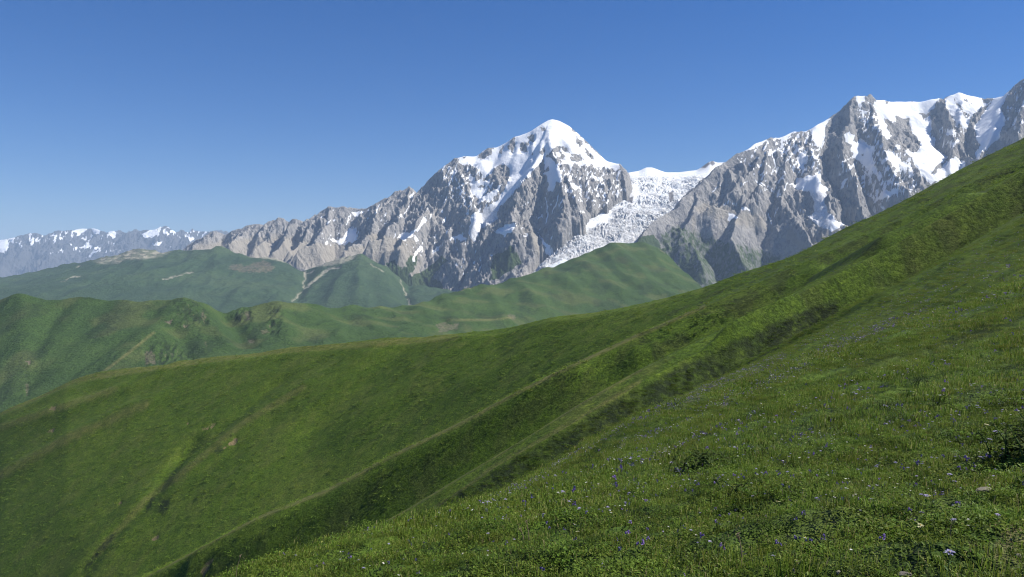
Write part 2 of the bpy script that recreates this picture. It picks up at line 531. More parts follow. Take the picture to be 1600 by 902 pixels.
t_snow = [
    [(712, 247), (723, 241), (745, 239), (765, 227), (804, 212), (838, 195), (865, 180), (877, 183), (900, 206), (933, 240), (948, 250), (966, 253),
     (971, 262), (962, 267), (945, 260), (930, 262), (912, 252), (905, 244), (892, 241), (884, 233), (872, 228), (864, 232), (857, 240), (847, 252), (837, 262),
     (827, 276), (812, 291), (800, 305), (790, 313), (781, 323), (776, 336), (777, 345), (769, 350), (757, 352), (750, 364), (742, 377), (735, 374), (732, 362),
     (735, 348), (737, 335), (752, 331), (768, 320), (781, 310), (787, 297), (795, 281), (798, 263), (786, 256), (774, 262), (768, 273), (757, 279), (744, 264),
     (734, 256), (724, 258), (717, 252)],
    [(735, 274), (742, 281), (764, 283), (762, 298), (750, 308), (736, 303), (736, 286)],
    [(764, 318), (780, 300), (786, 285), (772, 298), (757, 306), (738, 304), (750, 312)],
    [(858, 246), (872, 256), (880, 281), (869, 285), (864, 302), (856, 299), (857, 281), (847, 270), (851, 256), (848, 247)],
    [(890, 286), (904, 290), (910, 296), (898, 298), (893, 292)],
    [(800, 347), (808, 350), (801, 363), (792, 366), (786, 372), (784, 365), (772, 362), (788, 352)],
    [(837, 362), (846, 372), (857, 382), (869, 393), (861, 401), (850, 397), (853, 385), (846, 376)],
    [(620, 372), (630, 364), (645, 361), (657, 348), (668, 337), (662, 352), (643, 370), (632, 376)],
    [(647, 366), (654, 374), (650, 381)], [(655, 384), (662, 384), (659, 393), (651, 400), (645, 412), (643, 408), (650, 393)],
    [(513, 372), (521, 373), (530, 376), (540, 366), (546, 358), (557, 356), (558, 374), (548, 380), (540, 383), (536, 381), (548, 370), (530, 383), (520, 378)],
    [(549, 332), (562, 331), (573, 328), (560, 336), (552, 338)], [(642, 304), (648, 299), (645, 311), (639, 311)],
    [(862, 240), (880, 254), (893, 262), (905, 248), (890, 240), (876, 232)],
    [(880, 240), (905, 246), (915, 256), (905, 260), (895, 256)],
    [(590, 440), (616, 428), (600, 430)], [(820, 363), (826, 365), (824, 373)],
    [(703, 372), (722, 365), (728, 372), (722, 378)], [(672, 394), (690, 383), (680, 394)],
    [(922, 276), (935, 276), (948, 284), (936, 285)], [(935, 292), (945, 292), (940, 298)],
]
t_lines = [(1.4, [(852, 308), (855, 322), (856, 336), (852, 349)]), (1.2, [(873, 305), (868, 320), (862, 333)]), (1.1, [(879, 312), (872, 326)]),
           (1.2, [(706, 262), (697, 272), (692, 278)]), (1.2, [(714, 256), (709, 272), (722, 300)]), (1.0, [(687, 280), (703, 278)]),
           (1.4, [(717, 300), (722, 306), (728, 318)]), (1.0, [(735, 314), (736, 324)]), (1.3, [(722, 290), (732, 284)]),
           (1.2, [(640, 320), (636, 330), (628, 340)]), (1.2, [(590, 325), (586, 334)]), (1.2, [(836, 338), (841, 341), (846, 339)]),
           (1.4, [(700, 250), (690, 268)]), (1.2, [(764, 398), (769, 400)]), (1.0, [(587, 333), (593, 320)]), (1.1, [(544, 343), (541, 353)])]
t_holes = [[(744, 247), (762, 230), (771, 232), (764, 245), (757, 248)], [(779, 238), (785, 228), (787, 232), (783, 241)], [(793, 228), (798, 222), (800, 230), (795, 232)],
           [(797, 222), (803, 214), (806, 216), (803, 235), (801, 241), (797, 237)], [(813, 234), (816, 220), (820, 226), (825, 235), (818, 237)], [(820, 222), (826, 220), (827, 229), (821, 226)],
           [(826, 212), (834, 211), (836, 217), (832, 224), (827, 219)], [(845, 200), (850, 197), (852, 203), (847, 204)], [(829, 241), (832, 237), (833, 244)],
           [(862, 233), (874, 229), (877, 238), (884, 244), (880, 251), (872, 247)], [(844, 236), (850, 231), (851, 240), (846, 241)], [(747, 290), (762, 288), (757, 295), (748, 295)],
           [(902, 214), (912, 226), (905, 230), (901, 222)], [(914, 231), (929, 246), (925, 248), (915, 238)], [(892, 241), (907, 243), (911, 249), (902, 253), (892, 249)],
           [(846, 268), (856, 261), (858, 266), (850, 272)], [(857, 239), (862, 236), (860, 244)], [(722, 246), (727, 245), (725, 249)]]
t_patchy = [(0.12, [(690, 262), (735, 250), (790, 300), (780, 330), (735, 345), (710, 320), (690, 290)]), (0.10, [(870, 235), (970, 262), (980, 300), (935, 330), (890, 310), (870, 285)]),
            (0.30, [(560, 330), (700, 300), (760, 420), (720, 440), (640, 400)]), (0.28, [(500, 330), (570, 322), (570, 385), (500, 385)]),
            (0.30, [(730, 400), (745, 395), (750, 430), (715, 440), (705, 415)]), (0.34, [(800, 290), (900, 290), (940, 350), (860, 400), (800, 360)])]
t_green = [[(604, 412), (616, 408), (628, 420), (640, 412), (650, 418), (640, 432), (662, 424), (690, 442), (700, 480), (600, 480)],
           [(640, 400), (655, 398), (650, 415), (635, 420)], [(655, 430), (690, 400), (700, 405), (670, 440)], [(770, 400), (800, 385), (815, 410), (790, 430), (765, 440)]]
t_scree = [[(285, 398), (310, 384), (350, 376), (400, 372), (440, 368), (500, 380), (560, 386), (620, 376), (650, 395), (620, 425), (560, 415), (480, 420), (400, 410), (300, 405)],
           [(590, 400), (640, 388), (660, 400), (628, 430), (612, 415)], [(630, 435), (660, 405), (650, 440)], [(700, 455), (735, 440), (760, 455)],
           [(575, 365), (650, 375), (650, 390), (585, 395)], [(810, 340), (835, 362), (850, 400), (842, 400), (822, 368)]]
t_dirt = [[(722, 378), (745, 335), (780, 318), (782, 345), (760, 358), (745, 378)]]
mountain('snow_peak', (236, 1000), 720, (8500, 12750), 430, TR, TS, M_rock, -420, t_snow, t_lines, t_holes, t_scree, t_green, t_dirt, seed=3, patchy=t_patchy, amp=1.0, hollow=[(990, 280), (984, 300), (960, 329), (938, 342), (905, 356), (872, 386), (850, 405), (832, 420), (850, 440), (960, 440), (1040, 400), (1040, 285)])

# ---- the rock and ice wall on the right
RS = crest([(985, 398, 9100), (1000, 371, 9300), (1025, 342, 9700), (1060, 322, 10000), (1066, 309, 10100), (1083, 296, 10250), (1090, 288, 10300), (1113, 266, 10500), (1133, 254, 10600),
    (1150, 242.5, 10700), (1168, 232.5, 10800), (1180, 223, 10900), (1202, 212.5, 11000), (1220, 212.5, 11050), (1241, 203.5, 11150), (1253, 207, 11200), (1266, 199, 11250),
    (1288, 187.5, 11350), (1297, 183, 11400), (1321, 166, 11450), (1328, 157, 11450), (1335, 150.5, 11450), (1342, 147.5, 11450), (1349, 147.5, 11450), (1354, 154, 11450), (1359, 147.5, 11450), (1368, 155, 11500),
    (1380, 155.5, 11700), (1395, 157, 11800), (1430, 155.5, 11900), (1468, 152, 11800), (1474, 154, 11750), (1482, 148, 11700), (1493, 145, 11700), (1503, 140, 11700), (1512, 144.5, 11700),
    (1530, 150, 11700), (1535, 154, 11650), (1557, 150, 11500), (1575, 144, 11300), (1585, 132.5, 11150), (1600, 123, 11000), (1640, 98, 10800), (1700, 92, 10700), (1760, 130, 10500)])
oc = lambda p: on_crest(RS, p)
RR = [(RS, 1.0)]
RR += [(rib(oc(1133), [(1140, 275), (1150, 292), (1160, 308), (1150, 325), (1125, 345)], 0.73), 1.44)]
RR += [(rib(oc(1083), [(1090, 310), (1085, 330), (1070, 350)], 0.69), 1.50)]
RR += [(rib(oc(1025), [(1040, 345), (1062, 358), (1085, 385), (1100, 420)], 0.53), 1.08)]
RR += [(rib(oc(1202), [(1196, 232), (1200, 255), (1188, 280), (1172, 305), (1150, 335), (1145, 370), (1160, 410)], 0.69), 1.44)]
RR += [(rib(oc(1202), [(1190, 240), (1175, 262), (1150, 292), (1120, 318), (1090, 335), (1060, 345)], 0.64), 1.50)]
RR += [(rib(oc(1241), [(1248, 228), (1262, 248), (1268, 262), (1255, 275)], 0.77), 1.56)]
RR += [(rib(oc(1241), [(1228, 238), (1225, 270), (1222, 300), (1232, 320), (1250, 345), (1265, 380)], 0.67), 1.44)]
RR += [(rib(oc(1266), [(1262, 215), (1270, 240), (1280, 255), (1284, 262)], 0.79), 1.68)]
RR += [(rib(oc(1332), [(1330, 175), (1326, 195), (1318, 215), (1316, 235), (1326, 262), (1333, 285), (1345, 310), (1362, 335), (1380, 350)], 0.69), 1.86)]
RR += [(rib(oc(1360), [(1366, 180), (1372, 205), (1378, 225), (1388, 250), (1402, 272), (1420, 290), (1440, 305)], 0.71), 1.62)]
RR += [(rib(oc(1400), [(1406, 182), (1414, 205), (1425, 225), (1436, 240)], 0.77), 1.56)]
RR += [(rib(oc(1395), [(1398, 188), (1392, 220), (1402, 240), (1422, 258), (1440, 282), (1458, 300)], 0.71), 1.44)]
RR += [(rib(oc(1482), [(1478, 170), (1484, 192), (1492, 212), (1486, 232), (1480, 246), (1484, 262)], 0.72), 2.04)]
RR += [(rib(oc(1505), [(1500, 170), (1496, 190), (1497, 215), (1510, 240), (1520, 256)], 0.77), 1.56)]
RR += [(rib(oc(1590), [(1582, 165), (1574, 195), (1578, 222), (1582, 250)], 0.71), 2.04)]
RR += [(rib(oc(1590), [(1572, 160), (1560, 185), (1548, 215), (1530, 245)], 0.77), 1.92)]
RR += [(rib(oc(1640), [(1600, 160), (1592, 190), (1600, 225)], 0.73), 1.80)]
RR += [(rib(oc(1266), [(1272, 262), (1290, 310), (1302, 340), (1320, 360)], 0.62), 1.08)]
r_snow = [
    [(1160, 238), (1180, 222), (1202, 211), (1200, 216), (1190, 226), (1178, 234)], [(1204, 212), (1220, 211), (1241, 202), (1246, 205), (1234, 211), (1228, 221), (1216, 217)],
    [(1250, 206), (1266, 198), (1288, 186), (1300, 181), (1291, 196), (1289, 222), (1284, 234), (1274, 226), (1270, 214), (1265, 205)],
    [(1232, 227), (1244, 232), (1252, 240), (1262, 252), (1258, 240), (1250, 234), (1245, 226)], [(1246, 241), (1254, 244), (1262, 253), (1255, 262), (1246, 262)], [(1267, 245), (1278, 243), (1281, 249), (1270, 248)],
    [(1273, 233), (1280, 232), (1281, 238)], [(1211, 232), (1221, 233), (1232, 244), (1222, 240)],
    [(1244, 278), (1258, 277), (1269, 274), (1284, 263), (1282, 272), (1283, 290), (1296, 296), (1290, 302), (1289, 316), (1295, 332), (1306, 344), (1322, 352), (1300, 362), (1276, 352), (1262, 338),
     (1271, 334), (1272, 312), (1262, 300), (1246, 295), (1230, 288), (1245, 288)],
    [(1318, 208), (1328, 208), (1336, 211), (1332, 222), (1345, 217), (1354, 224), (1367, 230), (1361, 244), (1369, 262), (1373, 274), (1365, 274), (1356, 262), (1344, 256), (1336, 244), (1328, 236), (1332, 226), (1322, 222)],
    [(1344, 262), (1356, 270), (1362, 276), (1352, 272)],
    [(1369, 154), (1395, 156), (1430, 154), (1468, 151), (1463, 165), (1452, 178), (1443, 179), (1443, 192), (1452, 210), (1461, 217), (1463, 233), (1474, 240), (1481, 248), (1466, 258), (1459, 264), (1456, 272),
     (1463, 282), (1455, 288), (1444, 279), (1433, 266), (1426, 250), (1413, 233), (1424, 236), (1438, 234), (1438, 222), (1426, 206), (1419, 186), (1409, 183), (1399, 182), (1399, 190), (1389, 189), (1383, 184),
     (1385, 196), (1394, 214), (1385, 219), (1377, 206), (1372, 190), (1366, 168)],
    [(1381, 236), (1392, 237), (1402, 246), (1414, 254), (1425, 262), (1430, 274), (1421, 278), (1412, 266), (1402, 268), (1394, 256), (1386, 246)],
    [(1477, 152), (1486, 146), (1503, 139), (1512, 144), (1532, 150), (1537, 157), (1552, 158), (1531, 171), (1521, 179), (1506, 200), (1498, 194), (1486, 182), (1478, 166)],
    [(1536, 156), (1556, 151), (1575, 144), (1574, 149), (1556, 156)],
    [(1346, 297), (1358, 302), (1370, 311), (1380, 299), (1405, 292), (1404, 302), (1390, 304), (1380, 312), (1369, 313)], [(1372, 317), (1387, 327), (1380, 330)], [(1360, 326), (1372, 327), (1368, 334)],
    [(1550, 158), (1566, 152), (1573, 150), (1565, 172), (1572, 188), (1562, 214), (1546, 230), (1526, 249), (1524, 242), (1531, 226), (1524, 214), (1522, 198), (1532, 184)],
    [(1456, 275), (1472, 258), (1482, 250), (1493, 244), (1510, 255), (1500, 268), (1466, 290)], [(1446, 182), (1454, 182), (1455, 205), (1460, 216), (1450, 206), (1442, 190)],
    [(1336, 149), (1349, 147), (1353, 154), (1346, 162), (1343, 168), (1337, 156)], [(1139, 334), (1144, 333), (1150, 339), (1160, 342), (1148, 342), (1138, 343)],
    [(1153, 322), (1165, 325), (1175, 330), (1160, 328)], [(1310, 288), (1324, 278), (1328, 280), (1316, 288)], [(1305, 272), (1313, 270), (1312, 275)],
    [(1310, 298), (1318, 283), (1325, 280), (1314, 297)], [(1208, 242), (1212, 260), (1228, 270), (1210, 262)], [(1210, 290), (1222, 304), (1218, 300), (1207, 288)], [(1216, 304), (1222, 306), (1210, 306)],
    [(1586, 192), (1594, 208), (1590, 210)], [(1380, 282), (1390, 284), (1400, 290), (1388, 288), (1376, 276)], [(1404, 225), (1398, 232), (1410, 236)],
    [(1474, 208), (1490, 202), (1498, 210), (1488, 212)], [(1478, 224), (1492, 224), (1490, 228)], [(1504, 219), (1509, 220), (1508, 224)],
]
r_lines = [(1.2, [(1207, 242), (1211, 260)]), (1.6, [(1211, 261), (1222, 266), (1228, 271)]), (1.4, [(1188, 285), (1202, 294), (1210, 302)]), (1.2, [(1180, 282), (1190, 290)]), (1.4, [(1201, 333), (1205, 350)]),
           (1.2, [(1184, 296), (1190, 300)]), (1.2, [(1218, 274), (1226, 282)]), (1.2, [(1113, 300), (1125, 290)]), (1.1, [(1155, 290), (1170, 283)]), (1.4, [(1250, 328), (1262, 336), (1272, 345)]), (1.2, [(1167, 236), (1178, 230)]),
           (1.5, [(1130, 320), (1140, 315), (1150, 320)]), (1.4, [(1362, 280), (1356, 272)]), (1.4, [(1315, 270), (1330, 262), (1338, 254)]), (1.2, [(1320, 252), (1335, 243)]), (1.2, [(1210, 335), (1216, 325)])]
r_holes = [[(1366, 230), (1374, 232), (1371, 240)], [(1384, 186), (1388, 187), (1387, 190)], [(1381, 159), (1388, 159), (1386, 163)], [(1486, 152), (1494, 157), (1506, 172), (1520, 185), (1512, 186), (1498, 168)],
           [(1416, 158), (1430, 156), (1428, 159)], [(1433, 178), (1447, 177), (1445, 181)], [(1404, 258), (1408, 258), (1407, 266)], [(1415, 262), (1420, 262), (1418, 272)],
           [(1343, 238), (1350, 242), (1346, 244)], [(1536, 156), (1550, 154), (1548, 160), (1536, 161)], [(1503, 158), (1511, 156), (1510, 160)], [(1515, 160), (1520, 163), (1514, 163)]]
r_patchy = [(0.0, [(1205, 214), (1266, 205), (1285, 240), (1280, 265), (1245, 275), (1215, 240)]), (0.14, [(1150, 245), (1205, 215), (1240, 300), (1215, 310), (1180, 290)]), (0.02, [(1335, 160), (1372, 160), (1380, 215), (1350, 215)]),
            (0.04, [(1365, 215), (1420, 240), (1440, 300), (1370, 320), (1340, 290), (1350, 240)]), (0.05, [(1478, 150), (1535, 152), (1520, 185), (1505, 215), (1485, 190)]), (0.06, [(1465, 200), (1505, 200), (1505, 232), (1470, 232)]),
            (0.18, [(1305, 240), (1345, 240), (1350, 300), (1310, 290)]), (0.55, [(1290, 320), (1370, 320), (1350, 350), (1290, 350)]), (0.2, [(1560, 140), (1610, 120), (1610, 210), (1570, 200)])]
r_green = [[(990, 372), (1022, 366), (1032, 385), (1055, 420), (1085, 450), (990, 460)], [(1062, 408), (1072, 405), (1105, 445), (1072, 442)]]
r_scree = [[(1080, 325), (1100, 318), (1140, 325), (1190, 338), (1200, 360), (1150, 350), (1110, 340)], [(1225, 345), (1245, 370), (1275, 395), (1250, 390), (1230, 370)], [(1064, 410), (1100, 445), (1108, 450), (1070, 425)],
           [(1022, 364), (1032, 385), (1056, 420), (1050, 420), (1026, 385)], [(1290, 355), (1310, 356), (1280, 385), (1268, 388)], [(1080, 335), (1086, 335), (1086, 380), (1082, 380)]]
r_dirt = [[(1262, 300), (1295, 300), (1298, 365), (1262, 350)]]
mountain('rock_wall', (975, 1700), 640, (7700, 12700), 430, RR, RS, M_rock, -420, r_snow, r_lines, r_holes, r_scree, r_green, r_dirt, seed=41, patchy=r_patchy, amp=0.95, calm=[[(1010, 345), (1080, 325), (1190, 335), (1225, 345), (1290, 400), (1100, 460), (990, 450)]], mossy=[[(1016, 368), (1060, 345), (1110, 366), (1170, 380), (1235, 398), (1255, 435), (1090, 470), (1040, 425)]])

# ---- the icefall between them
def build_glacier():
    pxs = np.linspace(790, 1180, 420)
    L = [  # column, row, distance
        [(790, 520, 8300), (860, 470, 8300), (1000, 470, 8600), (1180, 520, 8600)],
        [(790, 540, 8600), (830, 450, 8620), (860, 424, 8650), (900, 418, 8750), (960, 412, 9000), (1020, 440, 9000), (1180, 520, 9000)],
        [(790, 520, 8950), (832, 432, 8950), (850, 416, 8950), (880, 400, 9100), (920, 388, 9300), (1000, 372, 9600), (1040, 400, 9600), (1180, 500, 9700)],
        [(790, 500, 9550), (845, 412, 9580), (872, 384, 9600), (905, 354, 9800), (950, 338, 10200), (1010, 334, 10300), (1060, 322, 10400), (1080, 345, 10400), (1180, 460, 10600)],
        [(790, 400, 10300), (940, 330, 10450), (985, 312, 10800), (1030, 308, 10900), (1070, 300, 11000), (1090, 290, 11100), (1110, 310, 11100), (1180, 420, 11300)],
        [(790, 390, 11200), (960, 312, 11200), (985, 285, 11500), (1025, 279, 11700), (1060, 278, 11900), (1110, 272, 12000), (1130, 300, 12000), (1180, 400, 12000)],
        [(790, 380, 12000), (960, 300, 12000), (977, 270, 12400), (998, 266.5, 12700), (1009, 261, 12800), (1018, 261, 12800), (1039, 269, 12800), (1060, 269, 12900), (1088, 265.5, 13000), (1094, 262, 13000), (1106, 253, 13000), (1113, 250.5, 13000), (1119, 253, 13000), (1134, 252, 13000), (1150, 290, 13000), (1180, 380, 13000)],
        [(790, 420, 13600), (960, 360, 13600), (1180, 330, 14200)]]
    S = Slope(pxs, L, [16, 50, 110, 110, 90, 60, 10], smooth=3)
    X, Y = S.x, S.y
    px, py = S.pixels()
    # chaotic seracs below, smooth neve above
    neve = sstep(284, 270, py)
    clean = area_mask(px + 3 * fbm(px / 8, py / 8, 2, 5), py, [[(880, 374), (904, 352), (922, 338), (938, 333), (952, 322), (958, 334), (948, 346), (930, 355), (905, 360), (884, 372)], [(962, 326), (985, 316), (990, 300), (985, 285), (1000, 290), (1000, 310), (975, 325)],
                              [(850, 420), (880, 402), (890, 408), (865, 425)]], 3)
    soft = (1 - neve) * (1 - 0.8 * clean)
    cr = ridged(X / 70 + 1.5 * fbm(X / 300, Y / 300, 2, 8), Y / 36, 3, 91) - .5
    bl = ridged(X / 38, Y / 60, 3, 95) - .5
    big = fbm(X / 420, Y / 300, 3, 97)
    zone = .35 + .9 * sstep(-.35, .35, fbm(X / 330, Y / 240, 3, 99))
    S.z = S.z + soft * (zone * (40 * cr + 26 * bl) + 34 * big + 14 * np.sin(Y / 46 + 2.5 * fbm(X / 260, Y / 260, 2, 93) + .004 * (px - 960) ** 2 / 8))
    px, py = S.pixels()
    lower = sstep(300, 352, py) * (1 - clean)
    n = fbm(px / 10, py / 6, 4, 77)
    lower = lower * (.55 + .6 * sstep(-.1, .35, perlin((px * .55 + py) / 7, (px - py) / 160, 79)))
    dirt = np.clip(lower * (1.05 + 0.5 * n) + (1 - neve) * (.12 + .5 * sstep(-.05, .4, n)), 0, 1) * (1 - clean)
    rock = area_mask(px, py, [[(1044, 302), (1051, 299), (1053, 312), (1047, 317)], [(1093, 262), (1105, 251), (1110, 256), (1102, 263)], [(1109, 255), (1113, 249), (1118, 256), (1113, 260)], [(978, 314), (990, 306), (988, 318)]], 1.2)
    t = NT('glacier ice')
    n3 = t.noise(1 / 26, 4, 0.7, (1.2, 1, 1))
    n2 = t.noise(1 / 110, 4, 0.6, (1, 1, 1), 8)
    ice = t.mix(t.ramp(n2, [(0.45, 0.0), (0.7, 0.55)]), (0.74, 0.745, 0.75), (0.52, 0.60, 0.66))
    dm = t.math('MULTIPLY', t.attr('dirt'), t.ramp(n3, [(0.34, 1.0), (0.62, 0.30)]), clamp=True)
    c = t.mix(dm, ice, (0.23, 0.22, 0.215))
    c = t.mix(t.attr('rock'), c, (0.15, 0.14, 0.145))
    m = t.done(c, t.bump(n3, 14, 0.7))
    return grid_obj('glacier', X, Y, S.z, m, {'dirt': dirt, 'rock': rock})
build_glacier()

# ---- the snowy range on the far left horizon
FS = crest([(-160, 372, 36000), (-60, 368, 36000), (0, 372.6, 36000), (15, 371, 36000), (25, 367.6, 36000), (44, 364, 36000), (56, 363, 36000), (68, 367.6, 36000), (80, 363, 36000), (100, 359, 36000), (110, 362.6, 36500),
    (118, 358, 38000), (125, 355, 38000), (144, 355.4, 38000), (163, 360.5, 37000), (172, 361, 37000), (179, 359, 37000), (187, 366, 36000), (200, 363, 36000), (216, 362.6, 35000), (228, 358, 35000), (235, 357, 35000), (246, 356, 35000),
    (255, 353.5, 35000), (261, 355, 35000), (270, 364, 35000), (280, 362.5, 36000), (294, 362.6, 36000), (302, 364, 36000), (309, 359.5, 36000), (325, 361, 36000), (340, 359.5, 36000), (380, 366, 36000), (460, 380, 36000)])
oc = lambda p: on_crest(FS, p)
FR = [(FS, .52)]
FR += [(rib(oc(140), [(139, 362), (136, 366), (142, 372), (150, 384), (140, 396)], .36), .5)]
FR += [(rib(oc(128), [(139, 356.8), (139, 357.5), (128, 372), (110, 384), (90, 395)], .33), .5)]
for p, path in ((56, [(52, 374), (40, 385), (30, 400)]), (100, [(92, 372), (80, 382), (70, 396)]), (163, [(168, 374), (175, 386), (190, 392)]), (216, [(212, 372), (205, 384)]), (255, [(250, 366), (240, 376), (222, 388)]),
                (258, [(266, 370), (280, 380), (300, 386)]), (309, [(305, 370), (290, 382)]), (20, [(20, 384), (5, 400)]), (-60, [(-50, 385), (-60, 405)])):
    FR.append((rib(oc(p), path, .36), .55))
f_snow = [[(-60, 374), (0, 371), (14, 372), (12, 380), (16, 386), (6, 394), (-60, 398)], [(25, 378), (35, 383), (30, 386)], [(45, 381), (52, 372), (54, 378), (48, 383)], [(100, 357.5), (107, 362), (104, 366)],
          [(113, 363), (119, 357), (126, 353), (139, 355), (133, 362), (124, 367)], [(141, 355), (147, 354), (160, 359), (155, 366), (146, 361)], [(166, 362), (176, 358), (183, 367), (177, 374), (168, 364)],
          [(124, 387), (136, 379), (147, 383), (134, 389), (122, 388)], [(113, 386), (124, 388), (120, 390)], [(87, 393), (99, 391), (98, 395)], [(131, 402), (144, 394), (156, 388), (150, 396), (138, 402)], [(162, 394), (184, 388), (174, 394)],
          [(220, 366), (236, 357), (250, 358), (246, 366), (230, 371), (224, 371)], [(239, 380), (246, 376), (254, 379), (250, 384), (242, 383)], [(292, 371), (300, 369), (306, 374), (297, 377)], [(253, 365), (258, 358), (262, 364)],
          [(270, 366), (290, 372), (280, 371)], [(128, 375), (140, 371), (132, 377)], [(106, 381), (114, 382), (110, 383)], [(262, 386), (269, 385), (266, 388)], [(78, 394), (85, 397), (82, 393)]]
mountain('distant_range', (-160, 440), 520, (30500, 39500), 150, FR, FS, rock_material('distant rock and snow', 3.0, dark=.32), -900, f_snow, [], [], seed=71, amp=.9, scale=3.0,
         patchy=[(.1, [(220, 355), (262, 354), (340, 362), (340, 372), (225, 372)]), (.12, [(0, 366), (110, 360), (110, 378), (0, 385)]), (.2, [(110, 360), (190, 362), (190, 396), (110, 392)])], keep=70)

# ---- green foothills under the snow peak
def build_foothills():
    pxs = np.concatenate([np.linspace(-500, -40, 40), np.linspace(-30, 860, 420)])
    L = [[(-500, 560, 5600), (0, 540, 5600), (300, 540, 5800), (860, 560, 6000)],
         [(-500, 500, 6600), (0, 492, 6800), (200, 490, 7000), (470, 492, 7200), (640, 492, 7400), (860, 500, 7600)],
         [(-500, 470, 7600), (0, 458, 8000), (120, 448, 8000), (250, 446, 8100), (470, 462, 8000), (560, 455, 8000), (640, 468, 8300), (700, 470, 8400), (860, 475, 8500)],
         [(-500, 455, 9200), (0, 441, 9400), (120, 428, 9200), (250, 420, 9000), (380, 425, 9000), (470, 437, 8900), (500, 430, 8900), (560, 422, 8800), (610, 430, 8900), (640, 452, 9000), (700, 458, 9000), (860, 470, 9100)],
         [(-500, 440, 11500), (0, 433, 11200), (54, 426, 10900), (113, 413, 10700), (144, 406, 10600), (163, 401, 10500), (182, 396, 10500), (200, 391, 10500), (222, 387, 10500), (237, 390, 10500), (250, 391, 10400), (288, 391, 10200), (320, 386.5, 10100), (338, 384.5, 10000),
          (360, 389, 9900), (382, 396, 9800), (404, 401, 9750), (430, 404, 9700), (452, 412, 9700), (472, 425, 9600), (500, 414, 9500), (530, 404, 9400), (555, 400, 9400), (568, 399.5, 9400), (585, 406, 9400), (600, 414, 9450), (622, 432, 9500), (638, 448, 9500), (660, 447, 9500), (700, 455, 9500), (860, 470, 9500)],
         [(-500, 520, 13000), (860, 560, 11500)]]
    S = Slope(pxs, L, [6, 22, 44, 56, 70, 8], smooth=3)
    S.fold([(636, 447), (630, 452), (634, 462), (640, 476)], -60, 60)
    S.fold([(480, 425), (476, 438), (471, 450), (462, 468)], -45, 70)
    S.fold([(512, 424), (495, 436), (476, 450)], -35, 60)
    for P in ([(540, 420), (530, 450), (520, 470)], [(590, 420), (598, 450), (600, 470)], [(340, 390), (300, 410), (230, 430), (150, 445)], [(420, 420), (330, 428), (250, 440), (130, 455)], [(566, 402), (562, 430), (560, 470)]):
        S.fold(P, 38, 110)
    X, Y = S.x, S.y
    S.z = S.z + 26 * fbm(X / 520, Y / 700, 5, 201) + 26 * (ridged(X / 300, Y / 900, 4, 205) - .5)
    px, py = S.pixels()
    qx, qy = px + 2.5 * fbm(px / 8, py / 6, 3, 11), py + 1.6 * fbm(px / 7, py / 5, 3, 12)
    scar = area_mask(qx, qy, [[(352, 420), (360, 412), (372, 411), (386, 413), (398, 407), (412, 404), (424, 410), (432, 420), (424, 426), (404, 428), (376, 427)]], 4) * .47
    pale = area_mask(qx, qy, [[(144, 408), (163, 401), (185, 398), (200, 390), (222, 386), (238, 391), (266, 394), (250, 401), (222, 406), (200, 404), (180, 412), (160, 412)]], 3) * (0.35 + .8 * sstep(-.2, .5, fbm(px / 14, py / 4, 3, 31)))
    pale = np.maximum(pale, area_mask(qx, qy, [[(296, 391), (340, 383), (385, 392), (378, 387), (338, 380), (300, 388)], [(382, 398), (404, 396), (440, 402), (470, 408), (448, 410), (420, 404), (400, 402)], [(430, 404), (470, 400), (520, 402), (560, 398), (545, 408), (520, 414), (500, 416), (480, 414), (460, 408)]], 2.5) * .95)
    pale = np.maximum(pale, line_mask(qx, qy, [(1.6, [(478, 424), (477, 435), (474, 448)]), (2.6, [(530, 417), (515, 420), (505, 426), (492, 438), (476, 450)]), (1.6, [(470, 456), (462, 466), (458, 470)]), (1.0, [(626, 438), (630, 450), (636, 464), (641, 478)]),
        (1.2, [(578, 412), (588, 418), (600, 424)]), (1.3, [(492, 422), (484, 427), (478, 426)]), (1.0, [(96, 441), (110, 434), (124, 431)]), (1.0, [(255, 437), (275, 431), (300, 425)]), (1.2, [(120, 418), (126, 415)])]))
    S.z = S.z - np.maximum(scar, pale) * (5 + 16 * np.abs(fbm(X / 60, Y / 60, 3, 39)))
    m = hill_material('foothill grass', 900, [(0.030, 0.058, 0.026), (0.042, 0.078, 0.032), (0.062, 0.098, 0.040)], (0.18, 0.128, 0.098), 0.7)
    # bare gravel, a second earth colour
    t = NT('foothill'); bpy.data.materials.remove(t.m)
    nt = m.node_tree
    b = nt.nodes['Principled BSDF']
    old = b.inputs['Base Color'].links[0].from_socket
    a = nt.nodes.new('ShaderNodeAttribute'); a.attribute_name = 'pale'
    mx = nt.nodes.new('ShaderNodeMix'); mx.data_type = 'RGBA'
    mx.inputs[7].default_value = (0.36, 0.33, 0.26, 1)
    nt.links.new(a.outputs['Fac'], mx.inputs[0]); nt.links.new(old, mx.inputs[6]); nt.links.new(mx.outputs[2], b.inputs['Base Color'])
    z0 = np.zeros(px.shape)
    return grid_obj('foothills', X, Y, S.z, m, {'scar': scar, 'pale': pale * .72, 'dry': z0, 'shrub': z0})
build_foothills()

